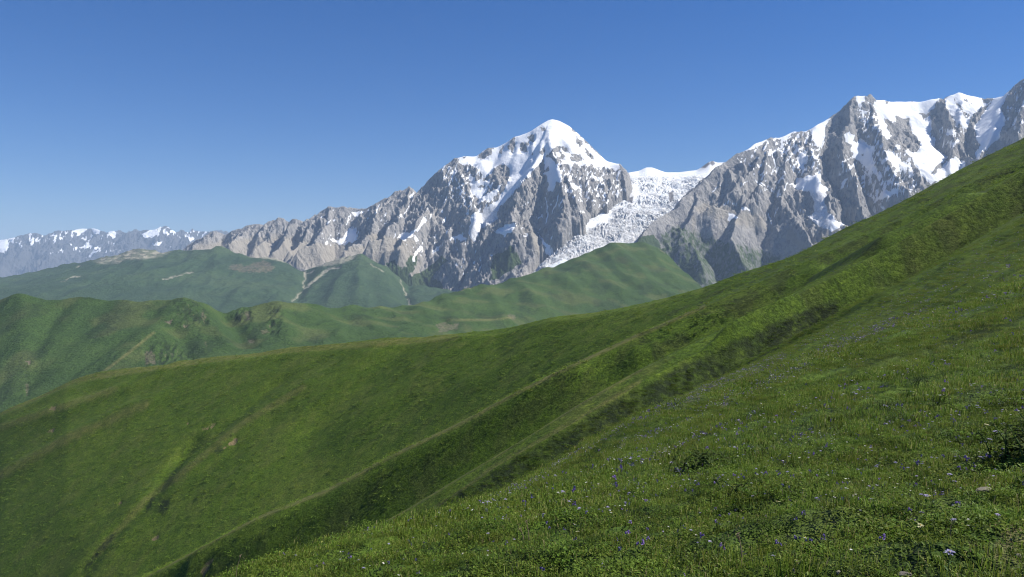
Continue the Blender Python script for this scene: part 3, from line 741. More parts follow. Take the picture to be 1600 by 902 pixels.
# ---- the green ridge in the middle distance
def build_ridge():
    pxs = np.concatenate([np.linspace(-600, -20, 40), np.linspace(-15, 1240, 560), np.linspace(1260, 1500, 12)])
    L = [[(-600, 1000, 1500), (0, 900, 1500), (500, 820, 1700), (800, 720, 2200), (1000, 640, 2800), (1500, 600, 3000)],
         [(-600, 760, 2000), (0, 690, 2050), (250, 625, 2150), (500, 588, 2300), (700, 560, 2800), (850, 535, 3500), (1000, 520, 4000), (1240, 500, 4100), (1500, 500, 4100)],
         [(-600, 620, 2400), (0, 560, 2450), (250, 538, 2500), (500, 530, 2750), (640, 512, 3100), (760, 492, 3700), (860, 468, 4250), (960, 442, 4700), (1075, 470, 4500), (1240, 490, 4500), (1500, 500, 4500)],
         [(-600, 480, 2800), (0, 466, 2800), (32, 460, 2800), (72, 466, 2820), (120, 468, 2850), (180, 470, 2850), (239, 472, 2880), (262, 469.5, 2880), (287, 467.5, 2880), (303, 470, 2900), (319, 475, 2920), (351, 487, 2950), (367, 482, 3000), (380, 477, 3020),
          (399, 475, 3050), (425, 474, 3080), (447, 472, 3100), (470, 474, 3150), (500, 478, 3200), (560, 480, 3400), (620, 479, 3600), (640, 477, 3700), (662, 470, 3800), (679, 463, 3900), (710, 453.5, 4100), (740, 449, 4300), (763, 446, 4450), (806, 434, 4700),
          (842, 421.5, 4950), (867, 415, 5100), (900, 400, 5300), (918, 394, 5400), (930, 390, 5450), (945, 384.5, 5500), (958, 381, 5550), (975, 379.5, 5600), (1000, 378.5, 5750), (1015, 381, 5800), (1026, 386, 5780), (1040, 396, 5650), (1065, 419, 5350), (1090, 441, 5000), (1108, 464, 4900), (1240, 490, 4800), (1500, 500, 4800)],
         [(-600, 560, 3600), (0, 540, 3600), (300, 540, 3700), (640, 540, 4700), (860, 480, 6200), (975, 440, 7000), (1030, 460, 7000), (1100, 520, 6200), (1500, 560, 6000)]]
    S = Slope(pxs, L, [6, 60, 76, 84, 16], smooth=3, sharp=(3,), sig=7)
    for P, h, w in (([(287, 474), (262, 498), (238, 520), (200, 552), (150, 590), (118, 606)], 22, 45), ([(240, 474), (190, 520), (120, 560), (60, 610)], 20, 50), ([(32, 464), (40, 520), (30, 580)], 20, 60), ([(120, 470), (95, 520), (50, 560)], 18, 50),
                    ([(302, 482), (318, 500), (340, 520), (360, 545)], 16, 30), ([(430, 476), (440, 505), (450, 535)], 26, 35), ([(500, 482), (520, 505), (530, 530)], 18, 40), ([(640, 480), (700, 500), (790, 505)], 22, 55), ([(560, 482), (580, 505), (600, 520)], 18, 40),
                    ([(352, 489), (372, 510), (385, 540)], -40, 35), ([(262, 505), (285, 525), (295, 555)], -28, 30), ([(95, 480), (60, 540), (45, 600)], -18, 30), ([(680, 466), (690, 490), (700, 512)], -24, 40),
                    ([(960, 382), (985, 410), (1020, 440), (1050, 462)], 42, 60), ([(900, 404), (930, 430), (975, 460)], 40, 55), ([(860, 420), (890, 445), (920, 470)], 34, 50), ([(806, 438), (830, 460), (850, 485)], 32, 50), ([(930, 394), (958, 425), (990, 450)], -36, 45),
                    ([(975, 385), (1010, 415), (1045, 445)], -30, 40), ([(1005, 376), (1025, 400), (1060, 440)], 30, 40), ([(760, 450), (775, 475), (790, 500)], 26, 50)):
        S.fold(P, h * (.55 if P[0][0] < 790 else .34), w)
    X, Y = S.x, S.y
    px, py = S.pixels()
    cl = area_mask(px, py, [[(272, 474), (300, 470), (325, 490), (330, 512), (300, 510), (275, 500)], [(365, 484), (400, 478), (395, 505), (370, 500)], [(225, 540), (270, 530), (300, 560), (230, 570)], [(420, 475), (440, 475), (436, 520), (415, 520)]], 6)
    S.z = S.z + 8 * fbm(X / 260, Y / 320, 5, 301) + 22 * (ridged(X / 170, Y / 420, 4, 305) - .5) * .45 + cl * 16 * (ridged(X / 22, Y / 110, 3, 309) - .5)
    px, py = S.pixels()
    qx, qy = px + 2.2 * fbm(px / 7, py / 7, 3, 21), py + 2.2 * fbm(px / 7, py / 7, 3, 22)
    scar = area_mask(qx, qy, [[(681, 506), (690, 502), (704, 504), (718, 503), (716, 514), (700, 518), (684, 519)], [(788, 491), (800, 489), (812, 497), (800, 500)], [(316, 487), (324, 491), (322, 503), (316, 500)], [(404, 513), (420, 514), (424, 522), (408, 522)],
                              [(384, 525), (400, 531), (396, 538), (386, 534)], [(39, 597), (46, 596), (45, 612), (42, 627), (39, 616)], [(223, 550), (238, 545), (245, 568), (226, 570)], [(318, 532), (325, 533), (322, 548)], [(380, 487), (390, 483), (392, 494), (386, 502)]], 2.0)
    scar = scar * .5
    scar = np.maximum(scar, .5 * cl * sstep(.1, .5, fbm(px / 3 + py / 30, py / 9, 3, 25)))
    scar = np.maximum(scar, .8 * area_mask(qx, qy, [[(40, 562), (46, 562), (49, 569), (43, 568)], [(255, 502), (270, 499), (268, 506)], [(285, 505), (295, 508), (288, 512)]], 1.5))
    scar = np.maximum(scar, .62 * line_mask(qx, qy, [(1.6, [(968, 376), (1000, 374), (1026, 382), (1040, 398)]), (1.5, [(700, 456), (725, 453), (742, 449)])]))
    dry = .55 * line_mask(px, py, [(3.0, [(240, 520), (200, 552), (150, 590), (118, 606)]), (2.5, [(700, 500), (770, 500), (800, 496)])]) + .25 * sstep(.1, .5, fbm(X / 200, Y / 200, 3, 27))
    shr = cl * .9 * sstep(-.1, .3, fbm(px / 8, py / 12, 3, 29)) + .5 * sstep(.25, .6, fbm(X / 140, Y / 220, 4, 33))
    S.z = S.z - scar * (3 + 9 * np.abs(fbm(X / 22, Y / 22, 3, 35)))
    m = hill_material('ridge grass', 340, [(0.030, 0.060, 0.015), (0.043, 0.081, 0.018), (0.062, 0.104, 0.025)], (0.135, 0.112, 0.082), 0.7)
    return grid_obj('green_ridge', X, Y, S.z, m, {'scar': scar, 'dry': np.clip(dry, 0, 1), 'shrub': np.clip(shr, 0, 1)})
build_ridge()

# ---- the land all of this stands on
vb = np.array([(-48000, -1900, -1000), (48000, -1900, -1000), (48000, 58000, -1000), (-48000, 58000, -1000)])
tv = NT('valley floor')
me = mesh_from('valley_floor', vb, np.array([[0, 1, 2, 3]]), tv.done(tv.ramp(tv.noise(1 / 3000), [(.3, (.035, .06, .025)), (.7, (.06, .085, .035))])), smooth=False)
o = bpy.data.objects.new('valley_floor', me); COL.objects.link(o); tag(o, kind='structure')
# ================================================================== THE NEAR HILLSIDE
def build_hillside():
    pxs = np.concatenate([np.linspace(-900, -30, 70), np.linspace(-24, 1624, 580), np.linspace(1635, 2500, 60)])
    K = np.array([-900, -300, 0, 200, 400, 600, 800, 1000, 1200, 1400, 1600, 1900, 2500], float)
    def plane(d):
        u = uv(K, np.full(len(K), 430.))[0]
        v = 0.30 * u - 0.03 - 1.6 / d
        return np.stack([K, 430 - v * FPX, np.full(len(K), d)], -1)
    L = [plane(0.6), plane(1.2), plane(2.0), plane(2.9),
      # the ground at the lower edge of the picture
      [(-900, 1380, 5.0), (0, 1030, 6.2), (400, 905, 6.3), (700, 900, 5.1), (1000, 902, 4.1), (1300, 890, 3.6), (1600, 872, 3.3), (2500, 800, 3.3)],
      [(-900, 1330, 8), (0, 1025, 8.2), (400, 899, 7.2), (547, 862, 7.2), (700, 835, 7.0), (1000, 800, 6.2), (1300, 770, 5.7), (1600, 740, 5.2), (2500, 640, 5)],
      # rim of the near meadow
      [(-900, 1360, 11), (0, 1040, 10), (400, 897, 8.6), (467, 866, 9.2), (547, 846, 10), (614, 830, 11), (685, 808, 12.5), (756, 787, 14.5), (800, 776, 16), (846, 761, 18), (899, 738, 21), (960, 702, 26), (1027, 675, 28), (1103, 645, 30), (1200, 604, 33), (1320, 555, 36), (1450, 510, 38), (1600, 455, 38), (2500, 200, 40)],
      [(-900, 1420, 30), (0, 1080, 26), (400, 935, 20), (560, 872, 21), (700, 815, 24), (800, 784, 27), (899, 744, 33), (960, 712, 38), (1050, 668, 45), (1141, 627, 52), (1250, 578, 62), (1400, 505, 74), (1600, 405, 80), (2500, 80, 90)],
      # the low rib with lilac flowers
      [(-900, 1500, 60), (0, 1160, 52), (400, 972, 44), (600, 868, 44), (690, 815, 46), (712, 801, 47), (783, 772, 52), (800, 769, 53), (846, 742, 57), (899, 707, 62), (989, 655, 72), (1065, 624, 82), (1141, 588, 92), (1220, 556, 100), (1400, 455, 118), (1600, 345, 128), (2500, 0, 140)],
      [(-900, 1560, 130), (0, 1230, 130), (400, 1010, 130), (650, 850, 133), (700, 822, 134), (783, 782, 137), (846, 752, 140), (899, 718, 142), (1000, 662, 150), (1100, 610, 161), (1200, 560, 171), (1400, 448, 184), (1600, 328, 190), (2500, -50, 210)],
      # first dark-flanked rib
      [(-900, 1500, 140), (0, 1170, 140), (400, 968, 140), (600, 846, 140), (650, 817, 140), (712, 768, 142), (779, 724, 145), (846, 688, 148), (899, 657, 150), (1000, 596, 158), (1100, 546, 168), (1200, 497, 178), (1400, 393, 190), (1600, 283, 195), (2500, -90, 220)],
      [(-900, 1530, 170), (0, 1180, 166), (400, 976, 166), (650, 828, 166), (779, 735, 168), (899, 666, 173), (1000, 605, 182), (1100, 554, 192), (1200, 503, 202), (1400, 397, 215), (1600, 284, 222), (2500, -100, 250)],
      # its twin
      [(-900, 1450, 176), (0, 1130, 176), (400, 930, 176), (556, 834, 176), (623, 803, 176), (712, 749, 178), (779, 709, 180), (845, 669, 182), (899, 634, 185), (1000, 577, 192), (1100, 527, 202), (1200, 479, 212), (1400, 374, 224), (1600, 264, 230), (2500, -115, 260)],
      [(-900, 1480, 302), (0, 1140, 300), (400, 945, 288), (600, 830, 285), (712, 762, 283), (800, 712, 282), (899, 646, 283), (1000, 586, 288), (1100, 533, 294), (1200, 481, 298), (1400, 377, 303), (1600, 263, 306), (2500, -120, 330)],
      # the long grassy rib
      [(-900, 1390, 330), (0, 1030, 325), (200, 915, 320), (300, 865, 316), (400, 811, 312), (507, 772, 308), (614, 714, 306), (712, 669, 304), (801, 620, 303), (899, 571, 303), (1000, 524, 305), (1100, 480, 308), (1200, 436, 310), (1300, 391, 312), (1400, 347, 314), (1600, 242, 316), (2500, -130, 350)],
      [(-900, 1410, 356), (0, 1033, 346), (200, 914, 340), (300, 861, 335), (400, 806, 330), (507, 765, 326), (614, 708, 324), (712, 663, 322), (801, 614, 321), (899, 566, 320), (1000, 520, 322), (1100, 477, 324), (1200, 433, 326), (1300, 388, 327), (1400, 343, 328), (1600, 238, 330), (2500, -130, 370)],
      # the deep gully beyond it
      [(-900, 1200, 560), (0, 950, 490), (130, 926, 452), (200, 909, 440), (300, 872, 430), (400, 828, 428), (507, 783, 425), (614, 726, 418), (712, 679, 408), (801, 628, 400), (899, 576, 392), (1000, 526, 380), (1100, 476, 366), (1200, 424, 352), (1300, 376, 344), (1400, 330, 342), (1600, 229, 346), (2500, -135, 390)],
      # shoulder just below the crest
      [(-900, 1010, 955), (-300, 810, 888), (0, 652, 811), (100, 608, 788), (200, 585, 757), (331, 568, 702), (470, 552, 640), (640, 535, 566), (779, 523, 505), (900, 499, 453), (1000, 479, 424), (1100, 454, 400), (1160, 431, 387), (1216, 412, 380), (1298, 371, 371), (1360, 343, 369), (1463, 286, 368), (1600, 217, 372), (1900, 92, 382), (2500, -148, 412)],
      # crest against the far hills
      [(-900, 1000, 1000), (-300, 800, 930), (0, 641, 850), (40, 626, 842), (72, 615, 835), (100, 597, 825), (116, 590, 822), (148, 579.5, 812), (176, 577, 800), (195, 574, 792), (223, 572.5, 780), (263, 571, 765), (275, 566, 760), (331, 557, 735), (411, 551, 700), (430, 544, 690), (445, 541, 680), (470, 541, 668),
       (500, 538.5, 650), (551, 533, 625), (640, 526, 590), (712, 520, 560), (779, 515.5, 525), (837, 500, 495), (900, 492, 470), (950, 485.5, 455), (1000, 473, 440), (1060, 460, 425), (1100, 448.5, 412), (1140, 435, 402), (1160, 425, 398), (1216, 408.5, 390), (1254, 394, 385), (1298, 367.5, 380), (1335, 349, 378), (1360, 340, 377), (1409, 315, 376), (1448, 295, 376), (1463, 284, 376),
       (1513, 256, 378), (1600, 215, 380), (1900, 90, 390), (2500, -150, 420)],
      [(-900, 1150, 1150), (0, 760, 1000), (500, 640, 760), (900, 600, 560), (1200, 500, 470), (1600, 300, 460), (2500, -60, 500)],
      [(-900, 1300, 1500), (0, 1000, 1400), (500, 900, 1200), (900, 800, 1000), (1200, 700, 900), (1600, 520, 900), (2500, 300, 950)]]
    sub = [4, 8, 8, 14, 26, 26, 20, 22, 26, 14, 14, 8, 26, 18, 10, 34, 66, 12, 14, 6]
    S = Slope(pxs, L, sub, smooth=1, sharp=(17,), sig=7)
    # folds of the far face
    for P, h, w in (([(474, 609), (420, 640), (379, 666), (340, 700), (315, 719), (270, 755), (227, 787), (180, 830), (150, 870)], 6.0, 26), ([(227, 634), (170, 655), (95, 693), (50, 720), (0, 746)], 8, 22), ([(180, 610), (120, 635), (60, 650), (0, 672)], 6, 16),
                    ([(300, 690), (262, 735), (240, 770), (215, 795), (190, 815), (160, 850), (130, 890)], -6.5, 12), ([(430, 600), (330, 680), (290, 710)], -4, 16), ([(560, 560), (500, 620), (440, 680), (380, 740)], 4, 30), ([(700, 545), (640, 600), (560, 660)], 3.5, 25), ([(620, 545), (570, 600), (500, 660)], -4, 24),
                    ([(840, 520), (800, 560), (740, 600)], 3, 20), ([(275, 570), (230, 590), (205, 605)], 4, 12), ([(440, 550), (415, 560), (400, 568)], 2, 9)):
        S.fold(P, h * .6, w * .72, 340)
    # folds along the ribs themselves
    for P, h, w, dm in (([(899, 590), (801, 640), (712, 690), (614, 740), (507, 800), (400, 850), (300, 890)], 2.0, 5, 286),
                        ([(1500, 325), (1388, 387), (1272, 437), (1150, 492), (1000, 565)], 2.2, 6, 200), ([(1600, 290), (1466, 365), (1369, 420), (1250, 480), (1150, 530)], 2.2, 5, 150), ([(1600, 320), (1500, 372), (1390, 430), (1280, 490)], -1.8, 5, 120),
                        ([(1600, 360), (1480, 420), (1380, 470), (1250, 535), (1150, 580)], 1.2, 4, 90), ([(1600, 430), (1450, 480), (1300, 545), (1198, 602), (1103, 643), (1027, 674), (967, 700)], .55, 2.4, 25), ([(1600, 500), (1400, 560), (1250, 610)], .3, 1.4, 15)):
        S.fold(P, h * (1.5 if dm >= 100 else 1), w, dm)
    X, Y = S.x, S.y
    d = S.d
    far = sstep(60, 300, d)
    S.z = S.z + sstep(330, 400, d) * (.6 * fbm(X / 80, Y / 80, 2, 401) + .22 * fbm(X / 12, Y / 12, 4, 402)) + far * .15 * fbm(X / 30, Y / 18, 4, 407) * (1 - .35 * sstep(320, 420, d)) 
    mid = sstep(6, 40, d) * (1 - .85 * sstep(60, 150, d))
    S.z = S.z + mid * (.34 * fbm(X / 5.5 + Y / 30, Y / 3.6, 4, 403) + .38 * fbm(X / 26, Y / 9, 3, 404))
    S.z = S.z + (1 - sstep(14, 40, d)) * (.085 * fbm(X / 1.5, Y / 1.0, 4, 405) + .03 * fbm(X / .35, Y / .3, 2, 406)) * sstep(1.4, 2.6, d)
    px, py = S.pixels()
    qx, qy = px + 2.5 * fbm(px / 9, py / 9, 3, 51), py + 2.0 * fbm(px / 7, py / 7, 3, 52)
    fx, fy = fbm(X / 34, Y / 34, 4, 411), fbm(X / 9, Y / 9, 4, 412)
    z0 = np.zeros(px.shape)
    face = d > 360
    scar = np.where(face, np.maximum(area_mask(qx, qy, [[(314, 670), (322, 666), (336, 661), (334, 666), (322, 669)], [(288, 657), (296, 660), (292, 663)], [(74, 675), (84, 668), (87, 671), (80, 676)], [(79, 635), (86, 635), (86, 640), (78, 639)], [(184, 782), (191, 781), (190, 787), (185, 787)],
                                               [(234, 836), (248, 836), (252, 841), (236, 841)], [(362, 688), (370, 684), (372, 690), (350, 700), (345, 702)], [(149, 828), (154, 826), (153, 832)]], 1.6), z0), z0)
    scar = np.maximum(scar, np.where((d > 300) & (d < 420), .7 * area_mask(qx, qy, [[(310, 895), (322, 876), (345, 866), (330, 882), (318, 902)]], 3), z0))
    soil = area_mask(px + 5 * fbm(X / .25, Y / .25, 3, 61), py + 4 * fbm(X / .2, Y / .2, 3, 62), [[(1545, 930), (1552, 850), (1568, 818), (1610, 802), (1640, 930)]], 6) * (d < 6)
    S.z = S.z - 1.3 * scar
    scar = np.maximum(scar, soil * .42)
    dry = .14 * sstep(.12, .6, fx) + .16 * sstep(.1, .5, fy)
    dry = dry + np.where(d > 360, .5 * line_mask(px, py, [(7, [(474, 605), (379, 662), (315, 715), (227, 783), (150, 866)]), (9, [(227, 632), (95, 690), (0, 743)]), (7, [(180, 608), (60, 648), (0, 668)]), (7, [(0, 645), (116, 594), (223, 577), (331, 561), (445, 547), (551, 540), (712, 527)])]), z0)  # spur crests and skyline rim painted lighter, as if catching the sun
    dry = dry + np.where((d > 290) & (d < 345), .7 * line_mask(px, py, [(4.5, [(200, 914), (300, 863), (400, 809), (507, 769), (614, 711), (712, 666), (801, 617), (899, 569), (1000, 523), (1100, 480)])]), z0)  # light olive strip paints the sunlit crest of the long rib
    dry = dry + np.where((d > 130) & (d < 200), .6 * line_mask(px, py, [(4, [(556, 834), (623, 803), (712, 749), (779, 709), (899, 634), (1000, 578)]), (4, [(650, 816), (779, 724), (899, 657), (1000, 597)])]), z0)  # sunlit crest lines of the twin ribs, painted the same way
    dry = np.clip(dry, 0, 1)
    # low rhododendron scrub in the gully flanks, its dark tone also carrying their shade
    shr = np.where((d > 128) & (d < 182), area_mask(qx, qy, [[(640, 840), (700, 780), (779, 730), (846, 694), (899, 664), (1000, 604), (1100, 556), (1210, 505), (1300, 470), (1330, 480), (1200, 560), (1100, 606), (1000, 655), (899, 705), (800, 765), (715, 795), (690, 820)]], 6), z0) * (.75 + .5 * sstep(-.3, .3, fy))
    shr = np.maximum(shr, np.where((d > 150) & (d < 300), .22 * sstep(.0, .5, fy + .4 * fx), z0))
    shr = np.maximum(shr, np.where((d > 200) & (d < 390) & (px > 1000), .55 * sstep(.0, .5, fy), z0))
    shr = np.maximum(shr, np.where(d > 360, area_mask(qx, qy, [[(228, 800), (236, 778), (243, 776), (236, 792)], [(245, 800), (250, 785), (262, 778), (268, 785), (256, 806)], [(128, 893), (150, 862), (172, 838), (186, 828), (180, 838), (155, 868), (136, 890)], [(332, 706), (345, 698), (352, 700), (338, 708)], [(286, 698), (292, 694), (282, 712)]], 2), z0))
    shr = np.maximum(shr, np.where(d < 100, .35 * sstep(.1, .6, fbm(X / 2.4, Y / 1.6, 4, 415)), z0))
    lil = np.where((d > 20) & (d < 140), line_mask(px, py, [(11, [(800, 770), (846, 744), (899, 709), (989, 656), (1065, 625), (1141, 589), (1220, 558)]), (9, [(967, 700), (1027, 674), (1103, 643), (1198, 602), (1300, 545), (1450, 478)]), (8, [(1600, 318), (1500, 352), (1400, 405)])]), z0) * (.5 + .5 * sstep(-.3, .3, fy))
    m = hill_material('hillside grass', 60, [(0.060, 0.108, 0.011), (0.083, 0.140, 0.014), (0.107, 0.158, 0.020)], (0.24, 0.18, 0.115), 0.0)
    nt = m.node_tree
    b = nt.nodes['Principled BSDF']
    # finer tussocks than the far slopes, and a lilac bloom of small flowers
    old = b.inputs['Base Color'].links[0].from_socket
    a = nt.nodes.new('ShaderNodeAttribute'); a.attribute_name = 'lilac'
    geo = nt.nodes.new('ShaderNodeNewGeometry')
    nz = nt.nodes.new('ShaderNodeTexNoise'); nz.inputs['Scale'].default_value = 2.2; nz.inputs['Detail'].default_value = 4; nz.inputs['Roughness'].default_value = .75
    nt.links.new(geo.outputs['Position'], nz.inputs['Vector'])
    rp = nt.nodes.new('ShaderNodeValToRGB'); rp.color_ramp.elements[0].position = .48; rp.color_ramp.elements[1].position = .66
    nt.links.new(nz.outputs['Fac'], rp.inputs[0])
    mu = nt.nodes.new('ShaderNodeMath'); mu.operation = 'MULTIPLY'; nt.links.new(a.outputs['Fac'], mu.inputs[0]); nt.links.new(rp.outputs[0], mu.inputs[1])
    mx = nt.nodes.new('ShaderNodeMix'); mx.data_type = 'RGBA'; mx.inputs[7].default_value = (0.16, 0.125, 0.17, 1)
    nt.links.new(mu.outputs[0], mx.inputs[0]); nt.links.new(old, mx.inputs[6])
    # mottling by tussocks and herbs
    nz2 = nt.nodes.new('ShaderNodeTexNoise'); nz2.inputs['Scale'].default_value = 1.1; nz2.inputs['Detail'].default_value = 6; nz2.inputs['Roughness'].default_value = .72
    nt.links.new(geo.outputs['Position'], nz2.inputs['Vector'])
    rp2 = nt.nodes.new('ShaderNodeValToRGB')
    rp2.color_ramp.elements[0].position = .3; rp2.color_ramp.elements[0].color = (.34, .40, .34, 1)
    rp2.color_ramp.elements[1].position = .72; rp2.color_ramp.elements[1].color = (1.5, 1.42, 1.3, 1)
    nt.links.new(nz2.outputs['Fac'], rp2.inputs[0])
    nz3 = nt.nodes.new('ShaderNodeTexNoise'); nz3.inputs['Scale'].default_value = .22; nz3.inputs['Detail'].default_value = 5; nz3.inputs['Roughness'].default_value = .75
    nt.links.new(geo.outputs['Position'], nz3.inputs['Vector'])
    rp3 = nt.nodes.new('ShaderNodeValToRGB')
    rp3.color_ramp.elements[0].position = .34; rp3.color_ramp.elements[0].color = (.62, .70, .66, 1)
    rp3.color_ramp.elements[1].position = .68; rp3.color_ramp.elements[1].color = (1.22, 1.16, 1.1, 1)
    nt.links.new(nz3.outputs['Fac'], rp3.inputs[0])
    m3 = nt.nodes.new('ShaderNodeMix'); m3.data_type = 'RGBA'; m3.blend_type = 'MULTIPLY'; m3.inputs[0].default_value = 1.0
    nt.links.new(mx.outputs[2], m3.inputs[6]); nt.links.new(rp3.outputs[0], m3.inputs[7])
    mx = m3
    mm = nt.nodes.new('ShaderNodeMix'); mm.data_type = 'RGBA'; mm.blend_type = 'MULTIPLY'; mm.inputs[0].default_value = 1.0
    nt.links.new(mx.outputs[2], mm.inputs[6]); nt.links.new(rp2.outputs[0], mm.inputs[7])
    nt.links.new(mm.outputs[2], b.inputs['Base Color'])
    bp = nt.nodes.new('ShaderNodeBump'); bp.inputs['Distance'].default_value = .55; bp.inputs['Strength'].default_value = 1.0
    nt.links.new(nz2.outputs['Fac'], bp.inputs['Height']); nt.links.new(bp.outputs[0], b.inputs['Normal'])
    S.soil = soil
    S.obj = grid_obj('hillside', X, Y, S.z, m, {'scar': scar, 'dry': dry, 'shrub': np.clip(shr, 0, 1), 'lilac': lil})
    return S
HILL = build_hillside()

# ================================================================== THE MEADOW
def flat_mat(name, col, rough=.7, trans=0.0, attr=None, var=0.0):
    t = NT(name)
    t.b.inputs['Roughness'].default_value = rough
    c = None
    if attr:
        c = t.ramp(t.attr(attr), col)
    else:
        rgb = t.t.nodes.new('ShaderNodeRGB'); rgb.outputs[0].default_value = (*col, 1); c = rgb.outputs[0]
    if var:
        oi = t.t.nodes.new('ShaderNodeObjectInfo')
        hs = t.t.nodes.new('ShaderNodeHueSaturation')
        t.link(t.math('MULTIPLY_ADD', oi.outputs['Random'], var, 1 - var * .5), hs.inputs['Value'])
        t.link(t.math('MULTIPLY_ADD', oi.outputs['Random'], .03, .485), hs.inputs['Hue'])
        t.link(c, hs.inputs['Color'])
        c = hs.outputs[0]
    t.link(c, t.b.inputs['Base Color'])
    if trans:
        tr = t.t.nodes.new('ShaderNodeBsdfTranslucent'); t.link(c, tr.inputs['Color'])
        ms = t.t.nodes.new('ShaderNodeMixShader'); ms.inputs[0].default_value = trans
        out = t.t.nodes['Material Output']
        t.link(t.b.outputs[0], ms.inputs[1]); t.link(tr.outputs[0], ms.inputs[2]); t.link(ms.outputs[0], out.inputs['Surface'])
    return t.m

M_blade = flat_mat('meadow blades', [(0.0, (0.028, 0.048, 0.006)), (0.3, (0.070, 0.118, 0.014)), (0.55, (0.118, 0.180, 0.022)), (0.8, (0.180, 0.226, 0.036)), (0.9, (0.240, 0.240, 0.065)), (1.0, (0.310, 0.262, 0.140))], .55, .38, 'tone', .5)

class Build:
    """collects triangles and quads of one object"""
    def __init__(self): self.V, self.F, self.T = [], [], []
    def strip(self, pts, widths, side, tone):
        n0 = len(self.V)
        s = Vector(side)
        for p, w in zip(pts, widths):
            p = Vector(p)
            self.V += [p - s * w, p + s * w]; self.T += [tone, tone]
        for i in range(len(pts) - 1):
            a = n0 + 2 * i
            self.F.append((a, a + 1, a + 3, a + 2))
    def tube(self, pts, radii, n=5, tone=0.5):
        n0 = len(self.V)
        pts = [Vector(p) for p in pts]
        for i, p in enumerate(pts):
            dr = (pts[min(i + 1, len(pts) - 1)] - pts[max(i - 1, 0)]).normalized()
            a = dr.orthogonal().normalized(); b = dr.cross(a)
            for k in range(n):
                t = 2 * math.pi * k / n
                self.V.append(p + (a * math.cos(t) + b * math.sin(t)) * radii[i]); self.T.append(tone)
        for i in range(len(pts) - 1):
            for k in range(n):
                self.F.append((n0 + i * n + k, n0 + i * n + (k + 1) % n, n0 + (i + 1) * n + (k + 1) % n, n0 + (i + 1) * n + k))
    def leaf(self, base, direction, length, width, droop, tone, up=(0, 0, 1), fold=.25):
        """a folded, drooping leaf with a midrib"""
        d = Vector(direction).normalized(); upv = Vector(up)
        s = d.cross(upv).normalized() if d.cross(upv).length > 1e-4 else Vector((1, 0, 0))
        nrm = s.cross(d).normalized()
        n0 = len(self.V)
        prof = [(0, .12), (.3, .9), (.6, 1.0), (.85, .55), (1.0, .03)]
        for t, w in prof:
            c = Vector(base) + d * length * t - Vector((0, 0, 1)) * droop * length * t * t
            self.V += [c - s * width * w * .5 + nrm * width * w * fold, c, c + s * width * w * .5 + nrm * width * w * fold]
            self.T += [tone, tone * .9, tone]
        for i in range(len(prof) - 1):
            a = n0 + 3 * i
            self.F += [(a, a + 1, a + 4, a + 3), (a + 1, a + 2, a + 5, a + 4)]
    def mesh(self, name, mat):
        me = bpy.data.meshes.new(name)
        me.from_pydata([tuple(v) for v in self.V], [], self.F)
        at = me.attributes.new('tone', 'FLOAT', 'POINT'); at.data.foreach_set('value', np.array(self.T, np.float32))
        me.polygons.foreach_set('use_smooth', np.ones(len(me.polygons), bool))
        me.materials.append(mat); me.update()
        return me

def turf_mesh(i, radius, n, hmin, hmax, wid, leaves, tone=.5, lsize=.42):
    r = random.Random(100 + i)
    B = Build()
    for _ in range(n):
        a, q = r.uniform(0, 6.28), radius * math.sqrt(r.random())
        x, y = q * math.cos(a), q * math.sin(a)
        h = r.uniform(hmin, hmax) * (1.1 - .4 * q / radius)
        la, lean = r.uniform(0, 6.28), r.uniform(.15, .9)
        lx, ly = math.cos(la) * lean * h, math.sin(la) * lean * h
        t = min(1, max(0, r.gauss(tone, .17)))
        if r.random() < .06: t = r.uniform(.85, 1)
        fa = r.uniform(0, 6.28); side = (math.cos(fa), math.sin(fa), 0)
        w = wid * r.uniform(.7, 1.3)
        B.strip([(x, y, -.02), (x + lx * .35, y + ly * .35, h * .6), (x + lx, y + ly, h * (1 - .35 * lean))], [w, w * .8, w * .12], side, t)
    for _ in range(leaves):
        a, q = r.uniform(0, 6.28), radius * math.sqrt(r.random())
        x, y = q * math.cos(a), q * math.sin(a)
        la = r.uniform(0, 6.28)
        L = r.uniform(.4, 1.0) * hmax * lsize
        B.leaf((x, y, r.uniform(.1, .55) * hmax), (math.cos(la), math.sin(la), r.uniform(.1, .9)), L, L * r.uniform(.35, .6), r.uniform(0, .4), min(1, max(0, r.gauss(tone - .04, .18))))
    return B.mesh('turf', M_blade)

